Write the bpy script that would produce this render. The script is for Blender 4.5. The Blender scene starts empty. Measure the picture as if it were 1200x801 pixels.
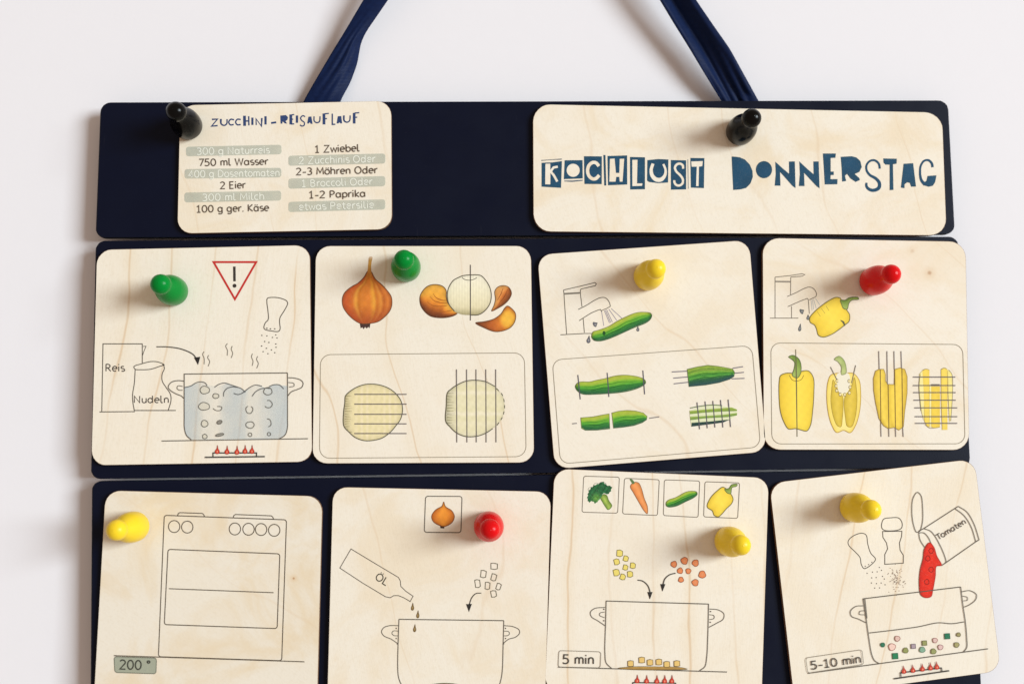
import bpy, math, random
import numpy as np
from mathutils import Vector, Matrix
from mathutils.geometry import delaunay_2d_cdt

random.seed(4); RNG = np.random.RandomState(4)
SC = bpy.context.scene
COL = SC.collection

# ------------------------------------------------------------------ camera
U = 0.37e-3                       # metres per picture unit on the card faces
FPX = 1250.0                      # focal length in picture units (frame 1200 x 801)
NAD = (538.0, 528.0)              # foot of the perpendicular from the lens to the board
ROLL = -0.0085
H_BACK, H_PANEL, H_CARD = 0.0072, 0.0102, 0.0124      # distances from the wall
_n = Vector((NAD[0] - 600, -(NAD[1] - 400.5), -FPX)).normalized()
_u = Vector((math.sin(ROLL), math.cos(ROLL), 0)); _u = (_u - _n * _u.dot(_n)).normalized()
_r = _n.cross(_u)
CAM = Vector((0, -(FPX * U + H_CARD), 0))
# camera axes in world: board right -> X, board up -> Z, into the wall -> +Y
Rc = Matrix((_r, _n, _u))         # camera-space vector -> world (x, y, z)
cd = bpy.data.cameras.new("camera"); cam = bpy.data.objects.new("camera", cd); COL.objects.link(cam)
cam.matrix_world = Matrix.Translation(CAM) @ Rc.to_4x4()
cd.sensor_width = 36; cd.lens = 36 * FPX / 1200; cd.clip_start = 0.01; cd.clip_end = 50
cd.dof.use_dof = True; cd.dof.focus_distance = FPX * U * 1.005; cd.dof.aperture_fstop = 5.6
SC.camera = cam
RC = np.array(Rc); CAMN = np.array(CAM)

def W(p, h=H_CARD):
    """picture coordinates -> points on the plane that stands h in front of the wall"""
    p = np.atleast_2d(np.asarray(p, float))
    v = np.stack([p[:, 0] - 600, -(p[:, 1] - 400.5), np.full(len(p), -FPX)], 1) @ RC.T
    hh = np.broadcast_to(np.asarray(h, float), (len(p),))
    t = (-hh - CAMN[1]) / v[:, 1]
    return CAMN + v * t[:, None]

# ------------------------------------------------------------------ light
world = bpy.data.worlds.new("World"); SC.world = world; world.use_nodes = True
bg = world.node_tree.nodes["Background"]
bg.inputs[0].default_value = (1.0, 0.775, 0.62, 1); bg.inputs[1].default_value = 0.42
def area(name, loc, target, sx, sy, power, col):
    d = bpy.data.lights.new(name, "AREA"); d.shape = "RECTANGLE"; d.size = sx; d.size_y = sy
    d.energy = power; d.color = col
    o = bpy.data.objects.new(name, d); COL.objects.link(o)
    o.location = loc
    o.rotation_euler = (Vector(target) - Vector(loc)).to_track_quat("-Z", "Y").to_euler()
area("window_light", (9.3, -7.9, 1.5), (0, 0, 0), 5.0, 4.4, 1800, (0.845, 0.95, 1.0))
SC.view_settings.view_transform = "Standard"; SC.view_settings.look = "None"
SC.view_settings.exposure = 0.04; SC.view_settings.gamma = 1
SC.render.engine = "CYCLES"

# ------------------------------------------------------------------ materials
def lin(c):
    c = np.asarray(c, float) / 255.0
    return np.where(c <= 0.04045, c / 12.92, ((c + 0.055) / 1.055) ** 2.4)

class NT:
    def __init__(s, name):
        s.m = bpy.data.materials.new(name); s.m.use_nodes = True
        s.t = s.m.node_tree; s.b = s.t.nodes["Principled BSDF"]
    def n(s, kind, **kw):
        nd = s.t.nodes.new(kind)
        for k, v in kw.items(): setattr(nd, k, v)
        return nd
    def l(s, a, b): s.t.links.new(a, b)
    def math(s, op, a, b=None, c=None):
        nd = s.n("ShaderNodeMath", operation=op)
        for i, v in enumerate((a, b, c)):
            if v is None: continue
            if isinstance(v, (int, float)): nd.inputs[i].default_value = v
            else: s.l(v, nd.inputs[i])
        return nd.outputs[0]
    def mix(s, f, a, b):
        nd = s.n("ShaderNodeMix", data_type="RGBA")
        for i, v in ((0, f), (6, a), (7, b)):
            if isinstance(v, tuple): nd.inputs[i].default_value = (*v, 1)
            elif isinstance(v, (int, float)): nd.inputs[i].default_value = v
            else: s.l(v, nd.inputs[i])
        return nd.outputs[2]
    def noise(s, vec, scale, detail=3, rough=0.5, dist=0.0):
        nd = s.n("ShaderNodeTexNoise"); s.l(vec, nd.inputs["Vector"])
        nd.inputs["Scale"].default_value = scale; nd.inputs["Detail"].default_value = detail
        nd.inputs["Roughness"].default_value = rough; nd.inputs["Distortion"].default_value = dist
        return nd.outputs[0]
    def mapping(s, loc=(0, 0, 0), rot=(0, 0, 0), scale=(1, 1, 1)):
        tc = s.n("ShaderNodeTexCoord"); mp = s.n("ShaderNodeMapping")
        s.l(tc.outputs["Object"], mp.inputs[0])
        mp.inputs["Location"].default_value = loc; mp.inputs["Rotation"].default_value = rot; mp.inputs["Scale"].default_value = scale
        return mp.outputs[0]
    def ramp(s, f, a, b):
        nd = s.n("ShaderNodeMapRange", interpolation_type="SMOOTHSTEP"); s.l(f, nd.inputs[0])
        nd.inputs[1].default_value = a; nd.inputs[2].default_value = b
        return nd.outputs[0]
    def bump(s, h, strength, dist):
        nd = s.n("ShaderNodeBump"); s.l(h, nd.inputs["Height"])
        nd.inputs["Strength"].default_value = strength; nd.inputs["Distance"].default_value = dist
        s.l(nd.outputs[0], s.b.inputs["Normal"])

def wood(name, seed, spacing=0.019, lines=0.5, mott=0.5, slant=0.0, knots=(), wavy=1.0, tone=1.0):
    lines = min(1, lines * 1.08)
    k = NT(name)
    v = k.mapping(loc=(seed * 1.37, seed * 0.31, seed * 0.73), rot=(0, slant, 0))
    vk = k.mapping()
    sp = k.n("ShaderNodeSeparateXYZ"); k.l(v, sp.inputs[0])
    vs = k.n("ShaderNodeMapping"); k.l(v, vs.inputs[0]); vs.inputs["Scale"].default_value = (1, 1, 0.38)
    warp = k.noise(vs.outputs[0], 26, 2, 0.45)
    warp2 = k.noise(vs.outputs[0], 95, 2, 0.5)
    x = k.math("ADD", sp.outputs[0], k.math("MULTIPLY", warp, 0.045 * wavy))
    x = k.math("ADD", x, k.math("MULTIPLY", warp2, 0.0035))
    fr = k.math("FRACT", k.math("DIVIDE", x, spacing))
    ln = k.math("ABSOLUTE", k.math("SUBTRACT", fr, 0.5))
    thin = k.math("SUBTRACT", 1.0, k.ramp(ln, 0.0, 0.0008 / spacing))
    soft = k.math("SUBTRACT", 1.0, k.ramp(ln, 0.02, 0.30))
    patch = k.noise(vs.outputs[0], 34, 2, 0.5)
    gate = k.ramp(patch, 0.38, 0.62)
    mo = k.ramp(k.noise(v, 30, 5, 0.62, 0.9), 0.40, 0.68)
    T = tone
    base, tan, line = (0.860 * T, 0.788 * T, 0.672 * T), (0.80 * T, 0.645 * T, 0.435 * T), (0.68, 0.475, 0.28)
    c = k.mix(k.math("MULTIPLY", mo, mott), base, tan)
    c = k.mix(k.math("MULTIPLY", k.math("MULTIPLY", soft, gate), lines * 0.40), c, tan)
    c = k.mix(k.math("MULTIPLY", k.math("MULTIPLY", thin, k.math("MULTIPLY_ADD", gate, 0.75, 0.25)), lines), c, line)
    vf = k.n("ShaderNodeMapping"); k.l(v, vf.inputs[0]); vf.inputs["Scale"].default_value = (1, 1, 0.07)
    fib = k.noise(vf.outputs[0], 2400, 3, 0.6)
    flk = k.noise(v, 900, 2, 0.6)
    c = k.mix(k.math("MULTIPLY", k.ramp(fib, 0.40, 0.80), 0.20), c, (0.72, 0.60, 0.43))
    c = k.mix(k.math("MULTIPLY", k.ramp(flk, 0.48, 0.78), 0.20), c, (0.66, 0.56, 0.42))
    for (kx, kz, kr, ks) in knots:
        ds = k.n("ShaderNodeVectorMath", operation="DISTANCE"); k.l(vk, ds.inputs[0])
        ds.inputs[1].default_value = (kx, -(H_CARD - H_PANEL), kz)
        dd = k.math("ADD", ds.outputs["Value"], k.math("MULTIPLY", k.noise(vk, 700, 2), kr * 0.5))
        halo = k.math("SUBTRACT", 1.0, k.ramp(dd, kr * 0.5, kr * 3.6))
        core = k.math("SUBTRACT", 1.0, k.ramp(dd, kr * 0.5, kr * 1.3))
        c = k.mix(k.math("MULTIPLY", halo, 0.38 * ks), c, (0.66, 0.42, 0.20))
        c = k.mix(k.math("MULTIPLY", core, 0.75 * ks), c, (0.42, 0.20, 0.08))
    k.l(c, k.b.inputs["Base Color"])
    k.b.inputs["Roughness"].default_value = 0.62; k.b.inputs["Specular IOR Level"].default_value = 0.25
    k.bump(k.math("ADD", fib, flk), 0.25, 0.00012)
    return k.m

def edge_mat():
    k = NT("burnt_edge"); v = k.mapping(scale=(1, 1, 1))
    f = k.noise(v, 260, 3)
    k.l(k.mix(f, (0.10, 0.045, 0.022), (0.26, 0.14, 0.075)), k.b.inputs["Base Color"]); k.b.inputs["Roughness"].default_value = 0.8
    return k.m
def plain(name, col, rough, spec=0.5, bump=None, var=0.15, coat=0.0, sheen=0.0):
    k = NT(name); v = k.mapping()
    f = k.noise(v, 140, 4, 0.6)
    d = tuple(c * (1 - var) for c in col); e = tuple(min(1, c * (1 + var)) for c in col)
    k.l(k.mix(f, d, e), k.b.inputs["Base Color"])
    k.b.inputs["Roughness"].default_value = rough; k.b.inputs["Specular IOR Level"].default_value = spec
    k.b.inputs["Coat Weight"].default_value = coat; k.b.inputs["Coat Roughness"].default_value = 0.12
    k.b.inputs["Sheen Weight"].default_value = sheen
    if bump: k.bump(k.noise(v, bump[0], 3), bump[1], bump[2])
    return k.m
EDGE = edge_mat()
M_WALL = plain("white_wall_paint", (0.815, 0.795, 0.825), 0.9, 0.15, (700, 0.10, 0.0002), 0.010)
M_NAVY = plain("navy_board_lacquer", (0.0023, 0.0042, 0.0150), 0.40, 0.13, (1500, 0.22, 0.0001), 0.12)
def scuff(m):
    t = m.node_tree; b = t.nodes["Principled BSDF"]; src = b.inputs["Base Color"].links[0].from_socket
    tc = t.nodes.new("ShaderNodeTexCoord"); mp = t.nodes.new("ShaderNodeMapping"); t.links.new(tc.outputs["Object"], mp.inputs[0])
    mp.inputs["Rotation"].default_value = (0, .5, 0); mp.inputs["Scale"].default_value = (1, 1, .05)
    n1 = t.nodes.new("ShaderNodeTexNoise"); n1.inputs["Scale"].default_value = 900; t.links.new(mp.outputs[0], n1.inputs["Vector"])
    n2 = t.nodes.new("ShaderNodeTexNoise"); n2.inputs["Scale"].default_value = 1500; n2.inputs["Detail"].default_value = 1; t.links.new(tc.outputs["Object"], n2.inputs["Vector"])
    def rmp(f, a, c, o):
        r = t.nodes.new("ShaderNodeMapRange"); t.links.new(f, r.inputs[0]); r.inputs[1].default_value = a; r.inputs[2].default_value = c; r.inputs[4].default_value = o; return r.outputs[0]
    ad = t.nodes.new("ShaderNodeMath"); ad.operation = "ADD"; ad.use_clamp = True
    t.links.new(rmp(n1.outputs[0], .70, .80, .10), ad.inputs[0]); t.links.new(rmp(n2.outputs[0], .72, .80, .12), ad.inputs[1])
    mx = t.nodes.new("ShaderNodeMix"); mx.data_type = "RGBA"; t.links.new(ad.outputs[0], mx.inputs[0]); t.links.new(src, mx.inputs[6]); mx.inputs[7].default_value = (.10, .10, .12, 1)
    t.links.new(mx.outputs[2], b.inputs["Base Color"])
    n3 = t.nodes.new("ShaderNodeTexNoise"); n3.inputs["Scale"].default_value = 45; n3.inputs["Detail"].default_value = 4; t.links.new(tc.outputs["Object"], n3.inputs["Vector"])
    t.links.new(rmp(n3.outputs[0], .3, .7, .5), b.inputs["Roughness"])
    b.inputs["Roughness"].links[0].from_node.inputs[3].default_value = .33
scuff(M_NAVY)
M_NAVY_EDGE = plain("board_cut_edge", (0.012, 0.011, 0.012), 0.75, 0.15)
M_MAGNET = plain("magnet_metal", (0.20, 0.20, 0.21), 0.35, 0.5)
PAINT = dict(
    green=plain("green_pawn_paint", (0.0, 0.215, 0.028), 0.26, 0.10, (420, 0.12, 0.0004), 0.08, 0.05),
    red=plain("red_pawn_paint", (0.66, 0.004, 0.006), 0.26, 0.12, (420, 0.12, 0.0004), 0.06, 0.05),
    yellow=plain("yellow_pawn_paint", (0.86, 0.60, 0.022), 0.34, 0.20, (420, 0.2, 0.0004), 0.06, 0.04),
    black=plain("black_pawn_paint", (0.0022, 0.0020, 0.0020), 0.20, 0.14, (420, 0.12, 0.0004), 0.2, 0.02))
def ink_mat():
    k = NT("printed_ink")
    a = k.n("ShaderNodeAttribute", attribute_name="Ink")
    v = k.mapping(); f = k.noise(v, 2600, 2, 0.7)
    c = k.mix(k.math("MULTIPLY", k.ramp(f, 0.55, 0.8), 0.16), a.outputs["Color"], (0.80, 0.70, 0.55))
    k.l(c, k.b.inputs["Base Color"]); k.l(a.outputs["Alpha"], k.b.inputs["Alpha"])
    k.b.inputs["Roughness"].default_value = 0.7; k.b.inputs["Specular IOR Level"].default_value = 0.2
    return k.m
INK = ink_mat()
def ribbon_mat():
    k = NT("navy_ribbon_weave")
    at = k.n("ShaderNodeAttribute", attribute_name="RibbonUV")
    s2 = k.n("ShaderNodeSeparateXYZ"); k.l(at.outputs["Vector"], s2.inputs[0])
    w = k.math("SINE", k.math("MULTIPLY", s2.outputs[1], 2 * math.pi / 0.0007))
    v = k.mapping(); f = k.noise(v, 500, 3)
    k.l(k.mix(f, (0.0022, 0.0068, 0.033), (0.0052, 0.0165, 0.070)), k.b.inputs["Base Color"])
    k.b.inputs["Roughness"].default_value = 0.5; k.b.inputs["Specular IOR Level"].default_value = 0.12
    k.b.inputs["Sheen Weight"].default_value = 0.02; k.b.inputs["Sheen Tint"].default_value = (0.25, 0.4, 1, 1)
    k.bump(w, 0.25, 0.00015)
    return k.m
M_RIBBON = ribbon_mat()

# ------------------------------------------------------------------ object helpers
def empty(name, label, cat, loc=(0, 0, 0), roty=0.0, group=None):
    o = bpy.data.objects.new(name, None); COL.objects.link(o); o.empty_display_size = 0.01
    o.location = loc; o.rotation_euler = (0, roty, 0)
    o["label"] = label; o["category"] = cat
    if group: o["group"] = group
    return o
def mesh_obj(name, verts, faces, mats, parent=None, midx=None, smooth=False, cols=None):
    me = bpy.data.meshes.new(name); me.from_pydata([tuple(v) for v in verts], [], faces)
    for m in mats: me.materials.append(m)
    if midx is not None: me.polygons.foreach_set("material_index", midx)
    if smooth: me.polygons.foreach_set("use_smooth", [True] * len(me.polygons))
    if cols is not None:
        a = me.attributes.new("Ink", "FLOAT_COLOR", "POINT"); a.data.foreach_set("color", np.asarray(cols, np.float32).ravel())
    me.update()
    o = bpy.data.objects.new(name, me); COL.objects.link(o)
    if parent: o.parent = parent
    return o
def round_quad(q, r, n=7):
    q = np.asarray(q, float); out = []
    for i in range(4):
        a, b, c = q[i - 1], q[i], q[(i + 1) % 4]
        rr = r[i] if isinstance(r, (list, tuple)) else r
        p0 = b + (a - b) / np.linalg.norm(a - b) * rr; p2 = b + (c - b) / np.linalg.norm(c - b) * rr
        for t in np.linspace(0, 1, n):
            w = 0.7071; d = (1 - t) ** 2 + 2 * w * t * (1 - t) + t * t
            out.append(((1 - t) ** 2 * p0 + 2 * w * t * (1 - t) * b + t * t * p2) / d)
    return np.array(out)
def slab(name, quad, r, h0, h1, mats, parent, loc, inv, bevel=0.00014, bevel_mat=1):
    """a board with rounded corners between wall distances h0 (back) and h1 (front), corners given where the front face stands"""
    out = W(round_quad(quad, r), h1)
    c = out.mean(0)
    th = np.linspace(0, 2 * math.pi, len(out), endpoint=False); ph = quad[0][0] * .37 + quad[0][1]
    out = c + (out - c) * (1 + .00035 * np.sin(5 * th + ph) + .0003 * np.sin(11 * th + 2 * ph) + .00025 * np.sin(23 * th + ph))[:, None]
    ins = c + (out - c) * (1 - 1.2 * bevel / np.linalg.norm(out - c, axis=1))[:, None]
    mid = out.copy(); mid[:, 1] = -(h1 - bevel * 0.8)
    back = out.copy(); back[:, 1] = -h0
    V = np.concatenate([ins, mid, back]); n = len(out)
    V = (V - np.array(loc)) @ inv.T
    F = [list(range(n))]; mi = [0]
    for i in range(n):
        j = (i + 1) % n
        F.append([i, i + n, j + n, j]); mi.append(bevel_mat)
        F.append([i + n, i + 2 * n, j + 2 * n, j + n]); mi.append(1)
    F.append(list(range(3 * n - 1, 2 * n - 1, -1))); mi.append(1)
    F = [f[::-1] for f in F]
    return mesh_obj(name, V, F, mats, parent, mi)

# ------------------------------------------------------------------ the wall
wz = 1.6
wv = [(-wz * 1.6, 0, -wz), (wz * 1.6, 0, -wz), (wz * 1.6, 0, wz), (-wz * 1.6, 0, wz)]
wall = mesh_obj("wall", wv, [[0, 1, 2, 3]], [M_WALL]); wall["kind"] = "structure"

# ------------------------------------------------------------------ the board
I3 = np.eye(3)
bc = W([(600, 480)], H_PANEL)[0]
board = empty("hanging_board", "dark navy hanging board of three wide panels on a navy ribbon, holding all the cards", "board", tuple(bc))
PANELS = [([(118, 120), (1111, 117.6), (1119.5, 273.9), (111.5, 278.3)], 11),
          ([(112, 282.0), (1123, 277.1), (1137.5, 547.0), (106.3, 560.9)], 11),
          ([(107.6, 563.3), (1138, 549.3), (1151.5, 836), (105.5, 852)], 11)]
pan = []
for q, r in PANELS:
    p = slab("panel", q, r, H_BACK, H_PANEL, [M_NAVY, M_NAVY_EDGE], board, bc, I3, 0.0004, 0)
    pan.append(p)
pan[0]["label"] = "narrow top panel of the navy board"; pan[1]["label"] = "tall middle panel of the navy board"; pan[2]["label"] = "lowest panel of the navy board"
# ribbon: rows of (left edge, right edge, base height, valley depth, pleats)
def ribbon():
    def row(L, R, h, prof):
        return L, R, h, prof
    rows = []
    lk = [(118 + 16, 350, 395, .0038, 0), (118, 356, 399, .0052, .2), (97, 368, 410.5, .0062, .7), (75, 381, 418.5, .0075, 1), (50, 396, 422.8, .009, .7), (38, 403.5, 428.5, .0095, .25), (0, 426, 455, .012, .0),
          (-60, 461.5, 492, .014, 0), (-150, 513, 541, .015, 0), (-240, 564, 585, .014, 0), (-296, 594, 604, .013, 0)]
    rk = [(-296, 596, 612, .0135, 0), (-240, 630, 655, .0145, 0), (-150, 684, 714, .015, .2), (-60, 737, 777, .014, .7), (0, 773, 815.5, .0125, 1), (30, 791, 836, .0112, 1), (57, 808, 855, .0098, 1), (90, 828, 873, .0082, 1), (116, 844, 887.5, .0062, 1), (134, 855, 897, .0042, .6)]
    def interp(keys, n):
        ys = [k[0] for k in keys]; yy = np.linspace(ys[0], ys[-1], n)
        o = np.argsort(ys); A = np.array(keys, float)[o]
        g = np.linspace(A[0, 0], A[-1, 0], 400); ker = np.hanning(21); ker /= ker.sum()
        cols = []
        for c_ in range(1, 5):
            v_ = np.interp(g, A[:, 0], A[:, c_]); d0, d1 = v_[1] - v_[0], v_[-1] - v_[-2]
            pad = np.concatenate([v_[0] - d0 * np.arange(10, 0, -1), v_, v_[-1] + d1 * np.arange(1, 11)])
            cols.append(np.interp(yy, g, np.convolve(pad, ker, "valid")))
        return np.stack([yy] + cols, 1)
    left = interp(lk, 90); right = interp(rk, 90)
    N = 26; V = []; UV = []; rowsall = [(r, 0) for r in left] + [(r, 1) for r in right]
    acc = 0; last = None
    for (y, L, R, h, a), side in rowsall:
        u = np.linspace(0, 1, N)
        if side == 0:   # flat band with a fold that tucks under on its right side
            dz = a * (-0.0042 * np.clip((u - 0.62) / 0.38, 0, 1) ** 1.0 + 0.0005 * np.sin(u * 24 + y * 0.10) * np.exp(-((u - .45) / .3) ** 2))
            dz = dz + 0.0004 * np.sin(u * 3.1)
        else:           # twisted: a valley between a lit strip and a raised dark part
            dz = a * np.interp(u, [0, .08, .34, .60, .85, 1], [.0006, .0009, -.0026, .0002, .0030, .0030])
            dz = dz * (1 - .55 * np.clip((y - 60) / 56, 0, 1)) + 0.00055 * np.sin(u * 27 + y * 0.03 + .8 * np.sin(u * 5)) * np.clip((y - 40) / 70, 0, 1)
        hh = np.clip(h + dz, 0.0006, 0.03)
        if y > 104: hh = hh + (np.minimum(hh, 0.0064) - hh) * min(1, (y - 104) / 12)
        P = W(np.stack([L + (R - L) * u, np.full(N, y + 0.0)], 1), hh)
        if last is not None: acc += np.linalg.norm(P[N // 2] - last)
        last = P[N // 2]
        V.append(P - bc); UV += [(uu, acc, 0) for uu in u]
    V = np.concatenate(V); nr = len(rowsall)
    F = [[i * N + j, i * N + j + 1, (i + 1) * N + j + 1, (i + 1) * N + j] for i in range(nr - 1) for j in range(N - 1)]
    o = mesh_obj("ribbon", V, F, [M_RIBBON], board, smooth=True)
    at = o.data.attributes.new("RibbonUV", "FLOAT_VECTOR", "POINT"); at.data.foreach_set("vector", np.array(UV, np.float32).ravel())
    s = o.modifiers.new("thickness", "SOLIDIFY"); s.thickness = 0.0003; s.offset = 0
    o["label"] = "navy ribbon loop rising from behind the top panel"
ribbon()

# ------------------------------------------------------------------ flat print on the cards
def smooth_path(P, closed):
    P = np.asarray(P, float); n = len(P)
    if n < 3: return P
    out = []
    rng = range(n if closed else n - 1)
    for i in rng:
        if closed: p0, p1, p2, p3 = P[i - 1], P[i], P[(i + 1) % n], P[(i + 2) % n]
        else: p0, p1, p2, p3 = P[max(i - 1, 0)], P[i], P[i + 1], P[min(i + 2, n - 1)]
        k = max(2, min(12, int(np.linalg.norm(p2 - p1) / 1.3) + 1))
        # centripetal spacing keeps unequal segments free of loops
        d1 = max(np.linalg.norm(p1 - p0), 1e-6) ** .5; d2 = max(np.linalg.norm(p2 - p1), 1e-6) ** .5; d3 = max(np.linalg.norm(p3 - p2), 1e-6) ** .5
        m1 = (p2 - p1) if np.allclose(p0, p1) else d2 * ((p1 - p0) / d1 - (p2 - p0) / (d1 + d2) + (p2 - p1) / d2)
        m2 = (p2 - p1) if np.allclose(p2, p3) else d2 * ((p2 - p1) / d2 - (p3 - p1) / (d2 + d3) + (p3 - p2) / d3)
        for t in np.arange(k) / k:
            t2, t3 = t * t, t ** 3
            out.append((2 * t3 - 3 * t2 + 1) * p1 + (t3 - 2 * t2 + t) * m1 + (-2 * t3 + 3 * t2) * p2 + (t3 - t2) * m2)
    if not closed: out.append(P[-1])
    return np.array(out)
def strip(P, w, closed):
    P = np.asarray(P, float)
    keep = [0] + [i for i in range(1, len(P)) if np.linalg.norm(P[i] - P[i - 1]) > 1e-3]; P = P[keep]
    if closed and np.linalg.norm(P[0] - P[-1]) < 1e-3: P = P[:-1]
    n = len(P); w = np.broadcast_to(np.asarray(w, float), (n,)) if np.ndim(w) == 0 else np.interp(np.linspace(0, 1, n), np.linspace(0, 1, len(w)), w)
    L, R = [], []
    for i in range(n):
        a = P[i - 1] if (i > 0 or closed) else None
        b = P[(i + 1) % n] if (i < n - 1 or closed) else None
        d1 = (P[i] - a) / np.linalg.norm(P[i] - a) if a is not None else None
        d2 = (b - P[i]) / np.linalg.norm(b - P[i]) if b is not None else None
        if d1 is None: d1 = d2
        if d2 is None: d2 = d1
        t = d1 + d2; lt = np.linalg.norm(t)
        if lt < 0.3: t = d1; m = 1
        else:
            t = t / lt; m = min(1 / max(t.dot(d1), 0.45), 1.8)
        nn = np.array([-t[1], t[0]]) * w[i] / 2 * m
        L.append(P[i] + nn); R.append(P[i] - nn)
    return np.array(L), np.array(R)
def inside(P, poly):
    x, y = P[:, 0], P[:, 1]; r = np.zeros(len(P), bool); n = len(poly)
    for i in range(n):
        x1, y1 = poly[i - 1]; x2, y2 = poly[i]
        if y1 == y2: continue
        c = ((y1 > y) != (y2 > y)) & (x < (x2 - x1) * (y - y1) / (y2 - y1) + x1)
        r ^= c
    return r
def edge_dist(P, poly):
    d = np.full(len(P), 1e9)
    for i in range(len(poly)):
        a, b = poly[i - 1], poly[i]; ab = b - a; L = max(ab.dot(ab), 1e-9)
        t = np.clip(((P - a) @ ab) / L, 0, 1); q = a + t[:, None] * ab
        d = np.minimum(d, np.linalg.norm(P - q, axis=1))
    return d
def across(poly, ang):
    """function giving (along 0..1, across 0..1) inside a shape, the axis lying at ang degrees (picture sense, y down)"""
    a = math.radians(ang); A = np.array([math.cos(a), math.sin(a)]); B = np.array([-A[1], A[0]])
    poly = np.asarray(poly, float); s = poly @ A; q = poly @ B
    ss = np.linspace(s.min(), s.max(), 60); lo = np.full(60, 1e9); hi = np.full(60, -1e9)
    for i in range(len(poly)):
        s1, s2, q1, q2 = s[i - 1], s[i], q[i - 1], q[i]
        m = (ss >= min(s1, s2) - 1e-6) & (ss <= max(s1, s2) + 1e-6)
        qq = q1 + (q2 - q1) * np.clip((ss - s1) / (s2 - s1 if abs(s2 - s1) > 1e-6 else 1e-6), 0, 1)
        lo[m] = np.minimum(lo[m], qq[m]); hi[m] = np.maximum(hi[m], qq[m])
    def f(P):
        S = P @ A; Q = P @ B; l = np.interp(S, ss, lo); h = np.interp(S, ss, hi)
        return (S - s.min()) / (s.max() - s.min()), (Q - l) / np.maximum(h - l, 1e-3)
    return f
def grad(t, stops):
    t = np.asarray(t); x = [s[0] for s in stops]
    return np.stack([np.interp(t, x, [s[1][k] for s in stops]) for k in range(3)], 1)
def rgba(c, a=1.0):
    return np.concatenate([c, np.full((len(c), 1), a) if np.ndim(a) == 0 else np.asarray(a)[:, None]], 1)
def hash2(P, s=1.0, seed=0.0):
    v = np.zeros(len(P)); s = s * 0.45
    for k, (a, b) in enumerate(((1, .7), (-.6, 1.3), (1.9, -1.1), (2.3, 2.9))):
        v += np.sin((P[:, 0] * a + P[:, 1] * b) * s + seed * (k + 1) * 1.7) / (1 + k * .5)
    return v / 2.8

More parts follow.
